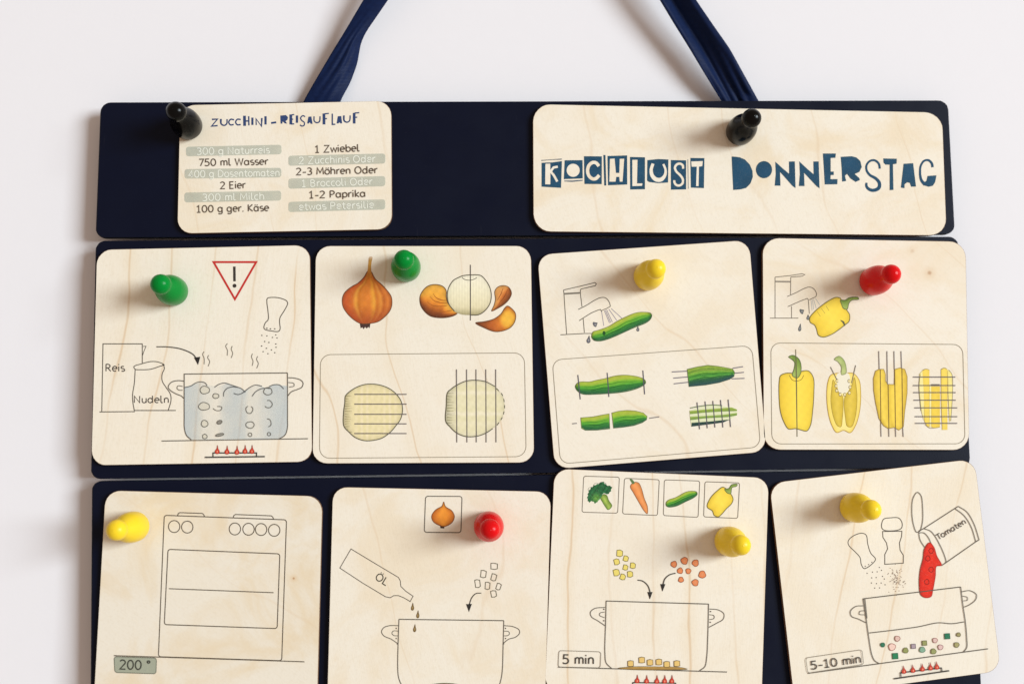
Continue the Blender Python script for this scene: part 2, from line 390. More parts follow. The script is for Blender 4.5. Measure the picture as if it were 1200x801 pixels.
LINE = (92, 84, 74)
class Card:
    def __init__(s, name, label, cat, quad, mat, r=14, group=None):
        r = r + 4
        q = np.asarray(quad, float); w = W(q); c = w.mean(0); c[1] = -H_PANEL
        d = w[1] - w[0] + w[2] - w[3]; ang = -math.atan2(d[2], d[0])
        s.e = empty(name, label, cat, tuple(c), ang, group)
        s.c = c; s.inv = np.array(Matrix.Rotation(ang, 3, "Y").transposed()); s.k = 0; s.off = 0
        slab("wooden_plate", quad, r, H_PANEL + 0.00005, H_CARD, [mat, EDGE], s.e, c, s.inv)
        s.begin()
    def begin(s): s.V, s.F, s.C, s.n = [], [], [], 0
    def put(s, P, F, C):
        s.k += 1
        w = W(P, H_CARD + 0.00002 + (s.k + s.off) * 2.0e-6)
        s.V.append((w - s.c) @ s.inv.T); s.F += [[i + s.n for i in f] for f in F]
        C = np.asarray(C, float)
        if C.ndim == 1: C = np.tile(C, (len(P), 1))
        if C.shape[1] == 3: C = np.concatenate([C, np.ones((len(C), 1))], 1)
        s.C.append(np.concatenate([lin(C[:, :3]), C[:, 3:]], 1)); s.n += len(P)
    def done(s, name, label=None):
        if not s.n: return
        V = np.concatenate(s.V); C = np.concatenate(s.C)
        # every face looks out of the wall
        F = []
        for f in s.F:
            a, b, c = V[f[0]], V[f[1]], V[f[2]]
            F.append(f if np.cross(b - a, c - a)[1] < 0 else f[::-1])
        o = mesh_obj(name, V, F, [INK], s.e, cols=C)
        if label: o["label"] = label
        s.begin()
    def stroke(s, P, w=1.15, col=LINE, closed=False, smooth=True, a=0.84):
        if smooth: P = smooth_path(P, closed)
        L, R = strip(P, w, closed); n = len(L)
        F = [[i, (i + 1) % n, n + (i + 1) % n, n + i] for i in range(n if closed else n - 1)]
        s.put(np.concatenate([L, R]), F, (*col, a))
    def lines(s, segs, w=1.15, col=LINE, a=0.9):
        for q in segs: s.stroke(q, w, col, smooth=False, a=a)
    def poly(s, P, col, a=1.0, holes=(), smooth=False, fn=None, step=1.3):
        if smooth: P = smooth_path(P, True)
        P = np.asarray(P, float)
        pts = [Vector(p) for p in P]; edges = [(i, (i + 1) % len(P)) for i in range(len(P))]
        for h in holes:
            b = len(pts); pts += [Vector(p) for p in h]; edges += [(b + i, b + (i + 1) % len(h)) for i in range(len(h))]
        if fn is not None:
            x0, y0 = P.min(0); x1, y1 = P.max(0)
            g = np.array([(x, y) for x in np.arange(x0, x1, step) for y in np.arange(y0, y1, step)])
            if len(g):
                g = g + RNG.uniform(-.3, .3, g.shape) * step
                g = g[inside(g, P)]
                if len(g): g = g[edge_dist(g, P) > step * 0.35]; pts += [Vector(p) for p in g]
        r = delaunay_2d_cdt(pts, edges, [], 0, 1e-4)
        v = np.array([tuple(p) for p in r[0]]); f = np.array([t for t in r[2] if len(t) == 3])
        if not len(f): return
        cen = v[f].mean(1); ok = inside(cen, P)
        for h in holes: ok &= ~inside(cen, np.asarray(h, float))
        f = f[ok]
        C = fn(v, edge_dist(v, P)) if fn is not None else (*col, a)
        s.put(v, f.tolist(), C)
    def ell(s, cx, cy, rx, ry=None, w=1.0, col=LINE, rot=0, a0=0, a1=360, fill=None, fa=1.0, jit=0.0, outline=True):
        ry = rx if ry is None else ry; n = 22; t = np.radians(np.linspace(a0, a1, n)); r = math.radians(rot)
        x, y = rx * np.cos(t), ry * np.sin(t)
        if jit: m = 1 + jit * np.sin(t * 3 + cx) + jit * .6 * np.sin(t * 5 + cy); m[-1] = m[0] if a1 - a0 == 360 else m[-1]; x, y = x * m, y * m
        P = np.stack([cx + x * math.cos(r) - y * math.sin(r), cy + x * math.sin(r) + y * math.cos(r)], 1)
        full = a1 - a0 == 360
        if full: P = P[:-1]
        if fill is not None: s.poly(P, fill, fa)
        if outline: s.stroke(P, w, col, closed=full, smooth=False)
    def rrect(s, q, r, w=0.9, col=LINE, a=.8, fill=None, fa=1.0):
        P = round_quad(q, r, 6)
        if fill is not None: s.poly(P, fill, fa)
        s.stroke(P, w, col, closed=True, smooth=False, a=a)
    def text(s, txt, p0, p1, cap, col=(75, 65, 58), a=0.95, weight=1.0):
        """small print in a monoline school-book hand"""
        S, x = [], 0.0
        for ch in txt:
            g, adv = GLYPHS[ch]
            for q in g: S.append(np.array(q, float) + (x, 0))
            x += adv
        allp = np.concatenate(S); x0, x1 = allp[:, 0].min(), allp[:, 0].max()
        p0, p1 = np.array(p0, float), np.array(p1, float); d = p1 - p0; L = np.linalg.norm(d); d /= L; n = np.array([d[1], -d[0]])
        k0 = s.k
        for i, q in enumerate(S):
            s.k = k0 + i % 5
            P = p0 + ((q[:, 0] - x0) / (x1 - x0) * L)[:, None] * d + (q[:, 1] * cap)[:, None] * n
            s.stroke(P, cap * .158 * weight, col, smooth=False, a=a)
        s.k = k0 + 6
def _arc(cx, cy, rx, ry, a0, a1, n=11):
    return [(cx + rx * math.cos(math.radians(t)), cy + ry * math.sin(math.radians(t))) for t in np.linspace(a0, a1, n)]
def _dot(x, y): return [(x - .05, y), (x + .05, y)]
_A = [_arc(.27, .34, .23, .34, 20, 340), [(.50, .69), (.50, .12), (.54, .0)]]
_O = [_arc(.28, .35, .25, .35, 90, 450, 17)]
GLYPHS = {" ": ([], .36), ".": ([_dot(.10, .03)], .26), "-": ([[(.06, .36), (.40, .36)]], .52), "\u00b0": ([_arc(.16, .86, .12, .12, 90, 450)], .4),
    "0": ([_arc(.30, .5, .26, .5, 90, 450, 17)], .70), "1": ([[(.08, .80), (.28, 1.0), (.28, 0)], [(.08, .0), (.46, .0)]], .62),
    "2": ([_arc(.27, .73, .24, .27, 155, -20) + [(.04, .0), (.54, .0)]], .68),
    "3": ([_arc(.25, .76, .23, .24, 140, -90) , _arc(.25, .26, .26, .26, 90, -140)], .66),
    "4": ([[(.42, 0), (.42, 1.0), (.03, .30), (.58, .30)]], .70), "5": ([[(.50, 1.0), (.12, 1.0), (.10, .58)] + _arc(.24, .31, .27, .31, 110, -140)], .66),
    "7": ([[(.04, 1.0), (.52, 1.0), (.18, 0)]], .62),
    "N": ([[(.08, 0), (.08, 1), (.62, 0), (.62, 1)]], .80), "M": ([[(.06, 0), (.12, 1), (.42, .25), (.72, 1), (.78, 0)]], .92),
    "D": ([[(.08, 0), (.08, 1)], [(.08, 1), (.22, 1)] + _arc(.24, .5, .40, .5, 85, -85) + [(.08, 0)]], .78),
    "W": ([[(.02, 1), (.24, 0), (.46, .95), (.68, 0), (.90, 1)]], 1.0), "E": ([[(.50, 1), (.08, 1), (.08, 0), (.50, 0)], [(.08, .52), (.44, .52)]], .64),
    "K": ([[(.08, 1), (.08, 0)], [(.54, 1), (.10, .48), (.56, 0)]], .68), "Z": ([[(.06, 1), (.58, 1), (.04, 0), (.60, 0)]], .74),
    "O": ([_arc(.38, .5, .34, .5, 90, 450, 19)], .86), "\u00d6": ([_arc(.38, .5, .34, .5, 90, 450, 19), _dot(.26, 1.18), _dot(.50, 1.18)], .86),
    "B": ([[(.08, 0), (.08, 1)], [(.08, 1), (.2, 1)] + _arc(.24, .77, .24, .23, 85, -90) + [(.08, .54)], [(.2, .54)] + _arc(.26, .27, .28, .27, 85, -90) + [(.08, 0)]], .70),
    "P": ([[(.08, 0), (.08, 1)], [(.08, 1), (.22, 1)] + _arc(.24, .73, .28, .27, 85, -90) + [(.08, .46)]], .66),
    "R": ([[(.08, 0), (.08, 1)], [(.08, 1), (.22, 1)] + _arc(.24, .74, .26, .26, 85, -90) + [(.08, .48)], [(.26, .48), (.56, 0)]], .70),
    "T": ([[(.02, 1), (.62, 1)], [(.32, 1), (.32, 0)]], .62), "L": ([[(.08, 1), (.08, 0), (.50, 0)]], .62),
    "a": (_A, .66), "\u00e4": (_A + [_dot(.17, .90), _dot(.40, .90)], .66),
    "b": ([[(.08, 1.05), (.08, 0)], _arc(.31, .34, .23, .34, 160, -160)], .64), "c": ([_arc(.29, .35, .24, .35, 55, 305)], .54),
    "d": ([_arc(.27, .34, .23, .34, 20, 340), [(.50, 1.05), (.50, .12), (.54, 0)]], .68), "e": ([[(.05, .38), (.50, .38)] + _arc(.28, .36, .23, .35, 8, 305, 15)], .60),
    "g": ([_arc(.27, .35, .23, .34, 20, 340), [(.50, .69), (.50, -.08)] + _arc(.28, -.10, .22, .20, -5, -150, 8)], .66),
    "h": ([[(.08, 1.05), (.08, 0)], [(.08, .45)] + _arc(.29, .46, .20, .24, 170, 0, 8) + [(.49, 0)]], .64), "i": ([[(.09, .69), (.09, 0)], _dot(.09, .95)], .26),
    "k": ([[(.08, 1.05), (.08, 0)], [(.45, .68), (.10, .32), (.48, 0)]], .56), "l": ([[(.08, 1.05), (.08, .14), (.14, .02), (.28, .03)]], .36),
    "m": ([[(.08, .69), (.08, 0)], [(.08, .45)] + _arc(.25, .48, .16, .22, 170, 0, 7) + [(.41, 0)], [(.41, .45)] + _arc(.58, .48, .16, .22, 170, 0, 7) + [(.74, 0)]], .88),
    "n": ([[(.08, .69), (.08, 0)], [(.08, .45)] + _arc(.28, .46, .19, .24, 170, 0, 8) + [(.47, 0)]], .62), "o": (_O, .62), "\u00f6": (_O + [_dot(.17, .90), _dot(.40, .90)], .62),
    "p": ([[(.08, .69), (.08, -.28)], _arc(.31, .35, .23, .34, 160, -160)], .64), "r": ([[(.08, .69), (.08, 0)], [(.08, .42), (.16, .60), (.28, .69), (.38, .67)]], .44),
    "s": ([_arc(.24, .53, .18, .17, 50, 250, 8) + _arc(.24, .18, .20, .18, 75, -130, 9)], .50), "t": ([[(.18, .95), (.18, .16), (.26, .01), (.40, .03)], [(.02, .68), (.38, .68)]], .46),
    "u": ([[(.08, .69), (.08, .25)] + _arc(.27, .24, .19, .24, 190, 350, 8), [(.48, .69), (.48, 0)]], .62), "w": ([[(.02, .69), (.18, 0), (.36, .62), (.54, 0), (.70, .69)]], .76)}
def fr(x0, y0, s):
    return lambda P: np.array([x0, y0]) + np.asarray(P, float) / s

def flames(cd, tops, h, w, ang=0):
    a = math.radians(ang); c, s_ = math.cos(a), math.sin(a)
    for (x, y) in tops:     # (x, y) = foot of the flame
        sh = np.array([(-.55, -.05), (-.5, -.35), (-.12, -.55), (.05, -1.0), (.25, -.55), (.55, -.3), (.5, -.02), (.0, .08)])
        P = sh * np.array([w, h]); P = np.stack([x + P[:, 0] * c - P[:, 1] * s_, y + P[:, 0] * s_ + P[:, 1] * c], 1)
        cd.poly(P, (205, 60, 42), .95, smooth=True); cd.stroke(P, .45, (120, 35, 30), closed=True, a=.7)
        cd.ell(x, y - h * .2, w * .15, h * .14, outline=False, fill=(238, 150, 120))
def arrow(cd, P, head, w=1.5):
    cd.stroke(P, [w * .8, w], (60, 54, 48)); cd.poly(head, (42, 38, 36))
def drop(cd, x, y, rx, ry, col, rot=0, rim=(60, 60, 62), spot=(185, 182, 176)):
    a = math.radians(rot); sh = np.array([(0, -1.1), (.45, -.3), (.9, .35), (.6, .9), (0, 1.05), (-.6, .9), (-.9, .35), (-.45, -.3)]) * (rx, ry)
    P = np.stack([x + sh[:, 0] * math.cos(a) - sh[:, 1] * math.sin(a), y + sh[:, 0] * math.sin(a) + sh[:, 1] * math.cos(a)], 1)
    cd.poly(P, col, .9, smooth=True); cd.stroke(P, .5, rim, closed=True, a=.8)
    cd.ell(x, y + ry * .25, rx * .3, ry * .3, outline=False, fill=spot, fa=.7)
ZUC = [(0, (140, 130, 60)), (.10, (172, 186, 66)), (.32, (138, 184, 52)), (.55, (72, 156, 52)), (.78, (44, 112, 52)), (.93, (34, 82, 62)), (1, (92, 122, 82))]
def zucchini(cd, P, ang, smooth=True, stops=ZUC, ends=True, stripes=3):
    Q = smooth_path(P, True) if smooth else np.asarray(P, float); ac = across(Q, ang)
    def fn(v, d):
        s_, t = ac(v)
        t2 = t + 0.02 * np.sin(s_ * 9) + .05 * np.sin(t * stripes * 6.3 + s_ * 2)
        c = grad(np.clip(t2, 0, 1), stops)
        if ends: c *= (1 - .38 * np.clip((.07 - np.minimum(s_, 1 - s_)) / .07, 0, 1))[:, None]
        c *= (1 + .05 * hash2(v, 1.4))[:, None]
        return rgba(np.clip(c, 0, 255))
    cd.poly(Q, None, fn=fn); A_ = math.radians(ang); ax = np.array([math.cos(A_), math.sin(A_)]); bx = np.array([-ax[1], ax[0]]); S_ = Q @ ax; ql = Q @ bx
    for tt, cc_, ww in ((.40, (52, 128, 40), .9), (.62, (30, 92, 40), 1.1), (.22, (196, 206, 92), .7)):
        ss_ = np.linspace(S_.min() + .06 * np.ptp(S_), S_.max() - .06 * np.ptp(S_), 14); G = np.linspace(ql.min(), ql.max(), 60); mid = []
        for q_ in ss_:
            L_ = q_ * ax + G[:, None] * bx; m_ = inside(L_, Q)
            if m_.any(): lo_, hi_ = G[m_].min(), G[m_].max(); mid.append(q_ * ax + (lo_ + (hi_ - lo_) * (tt + .03 * math.sin(q_ * .3))) * bx)
        if len(mid) > 3: cd.stroke(mid, [.2, ww, ww * .8, .2], cc_, a=.55)
    cd.stroke(Q, .5, (86, 104, 52), closed=True, smooth=False, a=.7)
def shaded(cd, P, ang, stops, edge=(90, 60, 30), ew=.8, dark=.35, dr=4.0, amp=.05, smooth=True, streak=0, step=1.3):
    Q = smooth_path(P, True) if smooth else np.asarray(P, float); ac = across(Q, ang)
    def fn(v, d):
        s_, t = ac(v); c = grad(np.clip(t + streak * .05 * np.sin(s_ * 40), 0, 1), stops)
        c = c * (1 - dark * np.exp(-d / dr) + amp * hash2(v, 1.3))[:, None]
        return rgba(np.clip(c, 0, 255))
    cd.poly(Q, None, fn=fn, step=step)
    if ew: cd.stroke(Q, ew, edge, closed=True, smooth=False, a=.85)
def pepper(cd, body, stem, z, ang=60):
    shaded(cd, z(body), ang, [(0, (246, 212, 70)), (.5, (250, 222, 84)), (1, (240, 202, 62))], (118, 104, 48), 1.0, .10, 2.5, .02)
    shaded(cd, z(stem), 0, [(0, (120, 150, 60)), (1, (176, 196, 104))], (92, 104, 60), .8, .15, 2, .03)
def lattice_pot(cd, z, body, hl, hl2, hr, hr2, w=1.15):
    for p in body: cd.stroke(z(p), w)
    for p in (hl, hr): cd.stroke(z(p), 1.0)
    for p in (hl2, hr2): cd.stroke(z(p), .85)

# ---- recipe card -----------------------------------------------------------------------------------
WOODA = wood("birch_recipe", 1.1, 0.03, .30, .55, .15)
c = Card("recipe_card", "wooden recipe card with a short title and a list of ingredients, on the top panel", "card",
         [(211, 123.3), (458.6, 118.2), (459.6, 268.6), (207.6, 273.6)], WOODA, 13)
e = fr(205, 120, 9.2308); f = fr(320, 120, 8.5714); NV = (44, 66, 112)
for P, w in (([(400, 185), (460, 182), (396, 258), (462, 252)], 1.7), ([(497, 180), (500, 232), (532, 250), (560, 232), (564, 182)], [2.2, 1.8, 1.1, 1, 1]),
             ([(640, 190), (603, 184), (582, 215), (600, 244), (636, 240)], [1, 1.4, 1.4]), ([(712, 186), (676, 184), (656, 214), (675, 243), (712, 240)], [1, 1.4, 1.4]),
             ([(752, 145), (754, 255)], 3.0), ([(756, 203), (798, 201)], 1.2), ([(798, 150), (800, 250)], 1.2), ([(838, 165), (838, 245)], 2.3),
             ([(880, 245), (877, 178), (936, 258), (940, 170)], [1.2, 1.6, 2.0]), ([(980, 150), (980, 240)], 2.4), ([(1040, 224), (1096, 216)], 2.0)):
    c.stroke(e(P), np.maximum(w, 1.5) * 1.12, NV, smooth=len(P) > 4, a=.92)
c.poly(f([(72, 133), (130, 128), (150, 150), (145, 174), (125, 190), (142, 214), (120, 212), (96, 192), (92, 216), (75, 212)]), NV, .95)
c.poly(f([(342, 212), (355, 145), (385, 142), (397, 216), (378, 216), (368, 200), (359, 213)]), NV, .95)
c.poly(f([(638, 212), (650, 140), (685, 137), (694, 212), (676, 212), (667, 200), (657, 212)]), NV, .95)
for P, w in (([(178, 122), (179, 222)], 3.0), ([(182, 127), (213, 123)], 1.2), ([(182, 170), (202, 170)], 1.1), ([(182, 219), (213, 216)], 1.2), ([(240, 132), (240, 206)], 2.4),
             ([(322, 145), (300, 134), (277, 155), (286, 180), (314, 203), (311, 232), (286, 238), (270, 226)], 1.0),
             ([(412, 140), (414, 188), (440, 205), (466, 193), (472, 140)], [1, 1.3, 1.4, 1]), ([(511, 112), (512, 222)], 2.9), ([(514, 116), (560, 111)], 1.2), ([(514, 166), (542, 163)], 1.2),
             ([(595, 114), (595, 222), (626, 220)], 1.4), ([(711, 132), (715, 185), (742, 200), (768, 186), (775, 132)], [2.0, 1.6, 1.2, 1.4]),
             ([(815, 106), (815, 213)], 2.8), ([(818, 108), (866, 104)], 1.2), ([(818, 152), (846, 149)], 1.2)):
    c.stroke(f(P), np.maximum(w, 1.3) * 1.12, NV, smooth=len(P) > 4, a=.92)
c.done("title_lettering", "navy cut-out style lettering reading ZUCCHINI - REISAUFLAUF")
BAR = (190, 197, 184)
for (x0, y0, x1, y1, hh) in ((218, 177.6, 330, 175.2, 11.2), (216.3, 203.8, 329.8, 202.2, 11.2), (216, 231.4, 329.6, 229.2, 11.6),
                             (338, 188.4, 451.6, 185.8, 11.8), (338, 215.2, 451.6, 212.2, 12), (338, 242.5, 451.6, 239.4, 12)):
    def fnb(v, d): return rgba(np.tile(np.array(BAR, float), (len(v), 1)) * (1 + .04 * hash2(v, .5))[:, None], .52 + .08 * hash2(v, .35, 2))
    c.poly(round_quad([(x0, y0 - hh / 2), (x1, y1 - hh / 2), (x1, y1 + hh / 2), (x0, y0 + hh / 2)], 3.2, 5), None, fn=fnb, step=4)
c.done("grey_bars", "six pale grey green bars behind every other ingredient")
for t, p0, p1 in (("300 g Naturreis", (231, 181.4), (316, 179.6)), ("400 g Dosentomaten", (221, 208), (327, 206.3)), ("300 ml Milch", (237.5, 235.4), (309, 233.8)),
                  ("2 Zucchinis Oder", (350.5, 192.2), (440, 189.8)), ("1 Broccoli Oder", (354, 219), (436.5, 216.4)), ("etwas Petersilie", (350.5, 246.2), (438, 243.6))):
    c.text(t, p0, p1, 7.9, (229, 229, 216), 1.0, .92)
for t, p0, p1 in (("750 ml Wasser", (233.6, 194.5), (314.5, 192.8)), ("2 Eier", (258.5, 221.2), (288, 220.4)), ("100 g ger. Käse", (231, 248.8), (315, 247)),
                  ("1 Zwiebel", (369.8, 178.8), (421.4, 177.2)), ("2-3 Möhren Oder", (347.6, 205), (442.6, 202.8)), ("1-2 Paprika", (363, 232.2), (428, 230.4))):
    c.text(t, p0, p1, 7.9, (88, 74, 62), .95)
c.done("ingredient_text", "two columns of ingredients in small printed text")

# ---- title card ------------------------------------------------------------------------------------
c = Card("title_card", "long wooden card with big blue lettering, on the right of the top panel", "card",
         [(624.6, 122.2), (1104.2, 132), (1109.6, 275.8), (625.2, 271)], wood("birch_title", 2.3, 0.034, .26, .6, .3), 16)
A = fr(630, 175, 10.909); B = fr(730, 175, 10.909); Cc = fr(850, 175, 9.2308); D = fr(970, 175, 8.8889)
PB = (28, 73, 102)
def outl(z, P, w, smooth=True):
    P = z(P); P = smooth_path(P, False) if smooth else P; L, R = strip(P, w, False); return np.concatenate([L, R[::-1]])
def fblue(v, d): return rgba(np.array(PB, float) * (1 + .07 * hash2(v, .35))[:, None] + np.array([6, 2, -6.]) * np.exp(-d)[:, None], .97)
def blk(z, P, holes=()): c.poly(z(P), None, fn=fblue, step=2.2, holes=holes)
circ = lambda cx, cy, rx, ry, n=24: [(cx + rx * math.cos(2 * math.pi * i / n), cy + ry * math.sin(2 * math.pi * i / n)) for i in range(n)]
blk(A, [(50, 172), (190, 167), (312, 150), (300, 493), (50, 478)], [A([(100, 185), (163, 183), (163, 250), (164, 300), (163, 448), (97, 447)]), outl(A, [(158, 292), (205, 232), (258, 222)], 2.7, False), outl(A, [(160, 275), (210, 335), (252, 412)], 2.7, False)])
c.stroke(A([(45, 143), (190, 132), (310, 126)]), [1.0, .7, 1.3], (60, 80, 98), smooth=False)
blk(A, [(345, 140), (575, 138), (577, 372), (335, 382)], [A(circ(455, 268, 84, 84))])
c.stroke(A([(340, 405), (440, 408), (577, 396)]), [1.0, 1.6, 1.2], (48, 82, 108), smooth=False)
blk(A, [(592, 88), (822, 90), (820, 445), (598, 443)], [outl(A, [(785, 215), (745, 172), (700, 170), (658, 205), (640, 270), (658, 340), (705, 378), (748, 372), (788, 330)], 3.9)])
blk(A, [(840, 72), (868, 74), (878, 462), (852, 463)])
blk(A, [(893, 85), (1145, 78), (1146, 450), (900, 460)], [A([(925, 122), (985, 118), (1002, 302), (1045, 302), (1050, 122), (1108, 120), (1087, 413), (1050, 413), (1045, 352), (1006, 352), (998, 413), (918, 413)])])
blk(B, [(90, 97), (282, 102), (282, 510), (92, 514)], [B([(120, 135), (187, 133), (181, 436), (250, 434), (246, 466), (121, 470)])])
blk(B, [(312, 138), (450, 124), (582, 130), (577, 425), (445, 432), (335, 418), (308, 400)], [outl(B, [(385, 183), (362, 260), (375, 335), (425, 385), (490, 385), (538, 330), (545, 260), (517, 188)], [3.6, 3.8, 4.4, 5.0, 4.6, 3.6, 2.6, 2.6])])
blk(B, [(612, 137), (808, 141), (808, 512), (613, 516)], [outl(B, [(770, 248), (765, 205), (730, 183), (692, 192), (665, 235), (685, 285), (732, 330), (765, 380), (762, 435), (722, 462), (682, 455), (658, 420), (657, 395)], 2.7)])
c.stroke(B([(830, 128), (836, 505)]), .9, (120, 130, 135), smooth=False, a=.7)
blk(B, [(862, 110), (1042, 112), (1036, 496), (868, 490)], [B([(874, 155), (1022, 150), (1016, 214), (973, 222), (968, 470), (935, 470), (944, 222), (878, 222)])])
c.done("block_lettering", "blue blocks with letters left open reading KOCHLUST")
blk(Cc, [(68, 78), (110, 80), (155, 86), (212, 110), (265, 165), (294, 232), (298, 300), (272, 370), (225, 418), (160, 434), (85, 440), (76, 260)])
blk(Cc, circ(418, 220, 88, 93, 30))
blk(Cc, [(540, 133), (620, 205), (690, 264), (688, 132), (752, 130), (760, 420), (725, 395), (592, 245), (597, 393), (534, 393), (545, 270)])
blk(Cc, [(800, 130), (880, 205), (955, 270), (952, 132), (1010, 130), (1020, 422), (988, 400), (852, 255), (857, 397), (795, 397), (806, 270)])
blk(Cc, [(1055, 45), (1196, 45), (1191, 92), (1140, 94), (1140, 241), (1173, 240), (1173, 278), (1140, 279), (1138, 322), (1214, 322), (1212, 378), (1075, 380), (1065, 200)])
blk(D, [(135, 78), (250, 72), (300, 85), (340, 122), (355, 185), (330, 235), (282, 257), (330, 300), (335, 320), (290, 340), (235, 302), (202, 257), (180, 275), (193, 330), (150, 336), (145, 200)])
blk(D, [(578, 95), (720, 98), (718, 150), (680, 156), (685, 422), (645, 426), (645, 160), (602, 160), (582, 140)])
blk(D, [(790, 150), (890, 144), (920, 387), (868, 390), (856, 350), (826, 344), (801, 365), (800, 405), (762, 399)])
blk(D, [(1040, 277), (1133, 270), (1120, 340), (1095, 380), (1050, 390), (1005, 376), (985, 348), (1028, 330)])
c.stroke(D([(543, 202), (532, 150), (490, 115), (440, 122), (405, 165), (406, 220), (440, 268), (500, 303), (538, 350), (533, 400), (490, 425), (440, 420), (405, 388), (403, 348)]), [2.6, 2.6, 2.4, 2.6, 3.2, 3.8, 4.2, 3.6, 2.6], PB, a=.97)
c.stroke(D([(1092, 187), (1085, 148), (1050, 114), (1005, 120), (970, 170), (962, 250), (975, 320), (1012, 368)]), [3, 2.8, 2.4, 2.4, 2.6, 3.2, 3.8], PB, a=.97)
c.done("cut_out_lettering", "blue solid letters reading DONNERSTAG")

GRP = "wooden picture cards pinned to the board"
def frame_line(cd, q, r): cd.rrect(q, r, .8, (140, 128, 108), .8); cd.done("printed_frame")

# ---- card: boiling water with rice and noodles ---------------------------------------------------------
c = Card("picture_card", "wooden card with a red warning triangle above a pot of bubbling blue water", "card",
         [(113.6, 292.6), (363.2, 287), (366, 540.8), (107, 545)], wood("maple_boil", 3.7, .0185, .62, .15, -.13, wavy=.35), 13, GRP)
z = fr(110, 395, 8.4286)
c.lines([z([(78, 735), (90, 65), (478, 65), (478, 255)]), z([(55, 736), (405, 733)]), z([(395, 722), (810, 722)])])
c.stroke(z([(485, 90), (515, 88), (492, 145), (482, 178)]), .9, smooth=False)
c.stroke(z([(395, 290), (470, 262), (560, 240), (630, 243), (690, 270), (640, 290), (560, 315), (460, 320), (408, 315)]), 1.1, closed=True)
c.stroke(z([(408, 318), (400, 450), (383, 560), (385, 640), (400, 725)]))
c.stroke(z([(688, 268), (696, 310), (675, 360), (675, 430), (710, 490), (755, 560), (762, 620), (735, 720)]))
c.ell(*z([(688, 272)])[0], 1.3, 1.0, outline=False, fill=(60, 54, 48))
c.text("Reis", z([(120, 335)])[0], z([(305, 335)])[0], 8.2); c.text("Nudeln", z([(400, 646)])[0], z([(735, 646)])[0], 7.9)
c.done("pack_drawing", "line drawing of a pack and a sack lettered Reis and Nudeln")
z = fr(100, 280, 4.4444)
c.stroke(z([(668, 120), (890, 120), (779, 313)]), 2.6, (196, 44, 40), closed=True, smooth=False, a=.97)
c.lines([z([(776, 143), (777, 220)])], 3.0, (52, 44, 40)); c.ell(*z([(777, 243)])[0], 2.3, outline=False, fill=(52, 44, 40))
c.done("warning_triangle")
z = fr(225, 340, 8.4286)
c.stroke(z([(745, 80), (810, 70), (880, 80), (935, 105), (945, 130), (915, 195), (870, 270), (865, 310), (870, 385), (855, 405), (790, 402), (720, 385), (710, 370), (725, 320), (752, 290), (750, 200), (740, 120)]), 1.1, closed=True)
for x, y in ((690, 445), (740, 450), (795, 465), (828, 440), (840, 470), (718, 505), (760, 515), (688, 550), (735, 572), (785, 588), (828, 530), (830, 562), (703, 605), (750, 625), (818, 615), (740, 375), (775, 380), (818, 380)):
    c.ell(*z([(x, y)])[0], .75 + .25 * random.random(), .7, outline=False, fill=(96, 88, 80))
c.done("salt_shaker_drawing")
for P in ([(120, 605), (105, 630), (120, 670), (120, 730)], [(165, 640), (155, 665), (175, 700), (160, 750)], [(350, 525), (333, 550), (350, 590), (348, 645)], [(398, 550), (388, 580), (402, 620), (388, 668)], [(598, 625), (588, 655), (603, 700), (595, 745)], [(650, 650), (638, 680), (655, 720), (640, 770)]):
    c.stroke(z(P), .95, (120, 112, 100))
c.done("steam_drawing")
z = fr(100, 380, 4.4444)
arrow(c, z([(370, 116), (430, 117), (500, 128), (560, 155), (580, 180)]), z([(566, 172), (599, 168), (587, 211)])); c.done("curved_arrow")
l = fr(190, 430, 8.9); r = fr(270, 430, 7.28)
wat = [(516, 325), (560, 315), (600, 300), (640, 315), (690, 322), (740, 306), (790, 325), (835, 345), (870, 325), (910, 315), (935, 330), (985, 315), (1040, 318), (1052, 320), (1052, 540), (1040, 572), (1010, 594), (550, 599), (527, 575), (516, 540)]
def fwat(v, d):
    x = (v[:, 0] - 100) * 4.4444
    a = np.interp(x, [515, 580, 620, 690, 725, 780, 830, 850, 895, 930, 985, 1050], [.48, .38, .16, .10, .32, .43, .38, .18, .18, .32, .42, .48])
    return rgba(np.tile(np.array([192., 208, 218]), (len(v), 1)), np.clip(a + .06 * hash2(v, .4), 0, 1))
c.poly(z(wat), None, fn=fwat, step=2.2); c.done("water_print", "pale blue printed water")
c.lines([z([(515, 258), (1053, 252)]), z([(397, 606), (1160, 594)])])
for P in ([(515, 256), (515, 480), (516, 540), (527, 577), (552, 600)], [(1053, 252), (1053, 480), (1052, 540), (1040, 575), (1010, 595)]): c.stroke(z(P), 1.2)
c.stroke(l([(230, 145), (160, 140), (100, 155), (68, 190), (65, 215), (90, 245), (150, 280), (200, 300), (225, 325)])); c.stroke(l([(215, 200), (165, 195), (155, 220), (175, 238), (215, 240)]), .9)
c.stroke(r([(495, 90), (540, 92), (600, 110), (620, 135), (610, 170), (570, 190), (520, 210), (490, 245)])); c.stroke(r([(495, 130), (540, 138), (543, 160), (500, 170)]), .9)
for P in ([(235, 212), (300, 195), (350, 165), (400, 152), (450, 165), (470, 195)], [(545, 210), (590, 180), (650, 165), (720, 185), (780, 205), (830, 225), (868, 262)], [(640, 305), (645, 260), (680, 220), (740, 205), (800, 212)], [(745, 272), (790, 285), (840, 268), (870, 245)]): c.stroke(l(P), 1.1, (92, 92, 92))
for P in ([(110, 215), (170, 170), (215, 152), (270, 162)], [(185, 248), (215, 210), (260, 185), (310, 178), (335, 182)], [(330, 165), (370, 150), (420, 152), (455, 185)]): c.stroke(r(P), 1.1, (92, 92, 92))
c.done("saucepan_drawing")
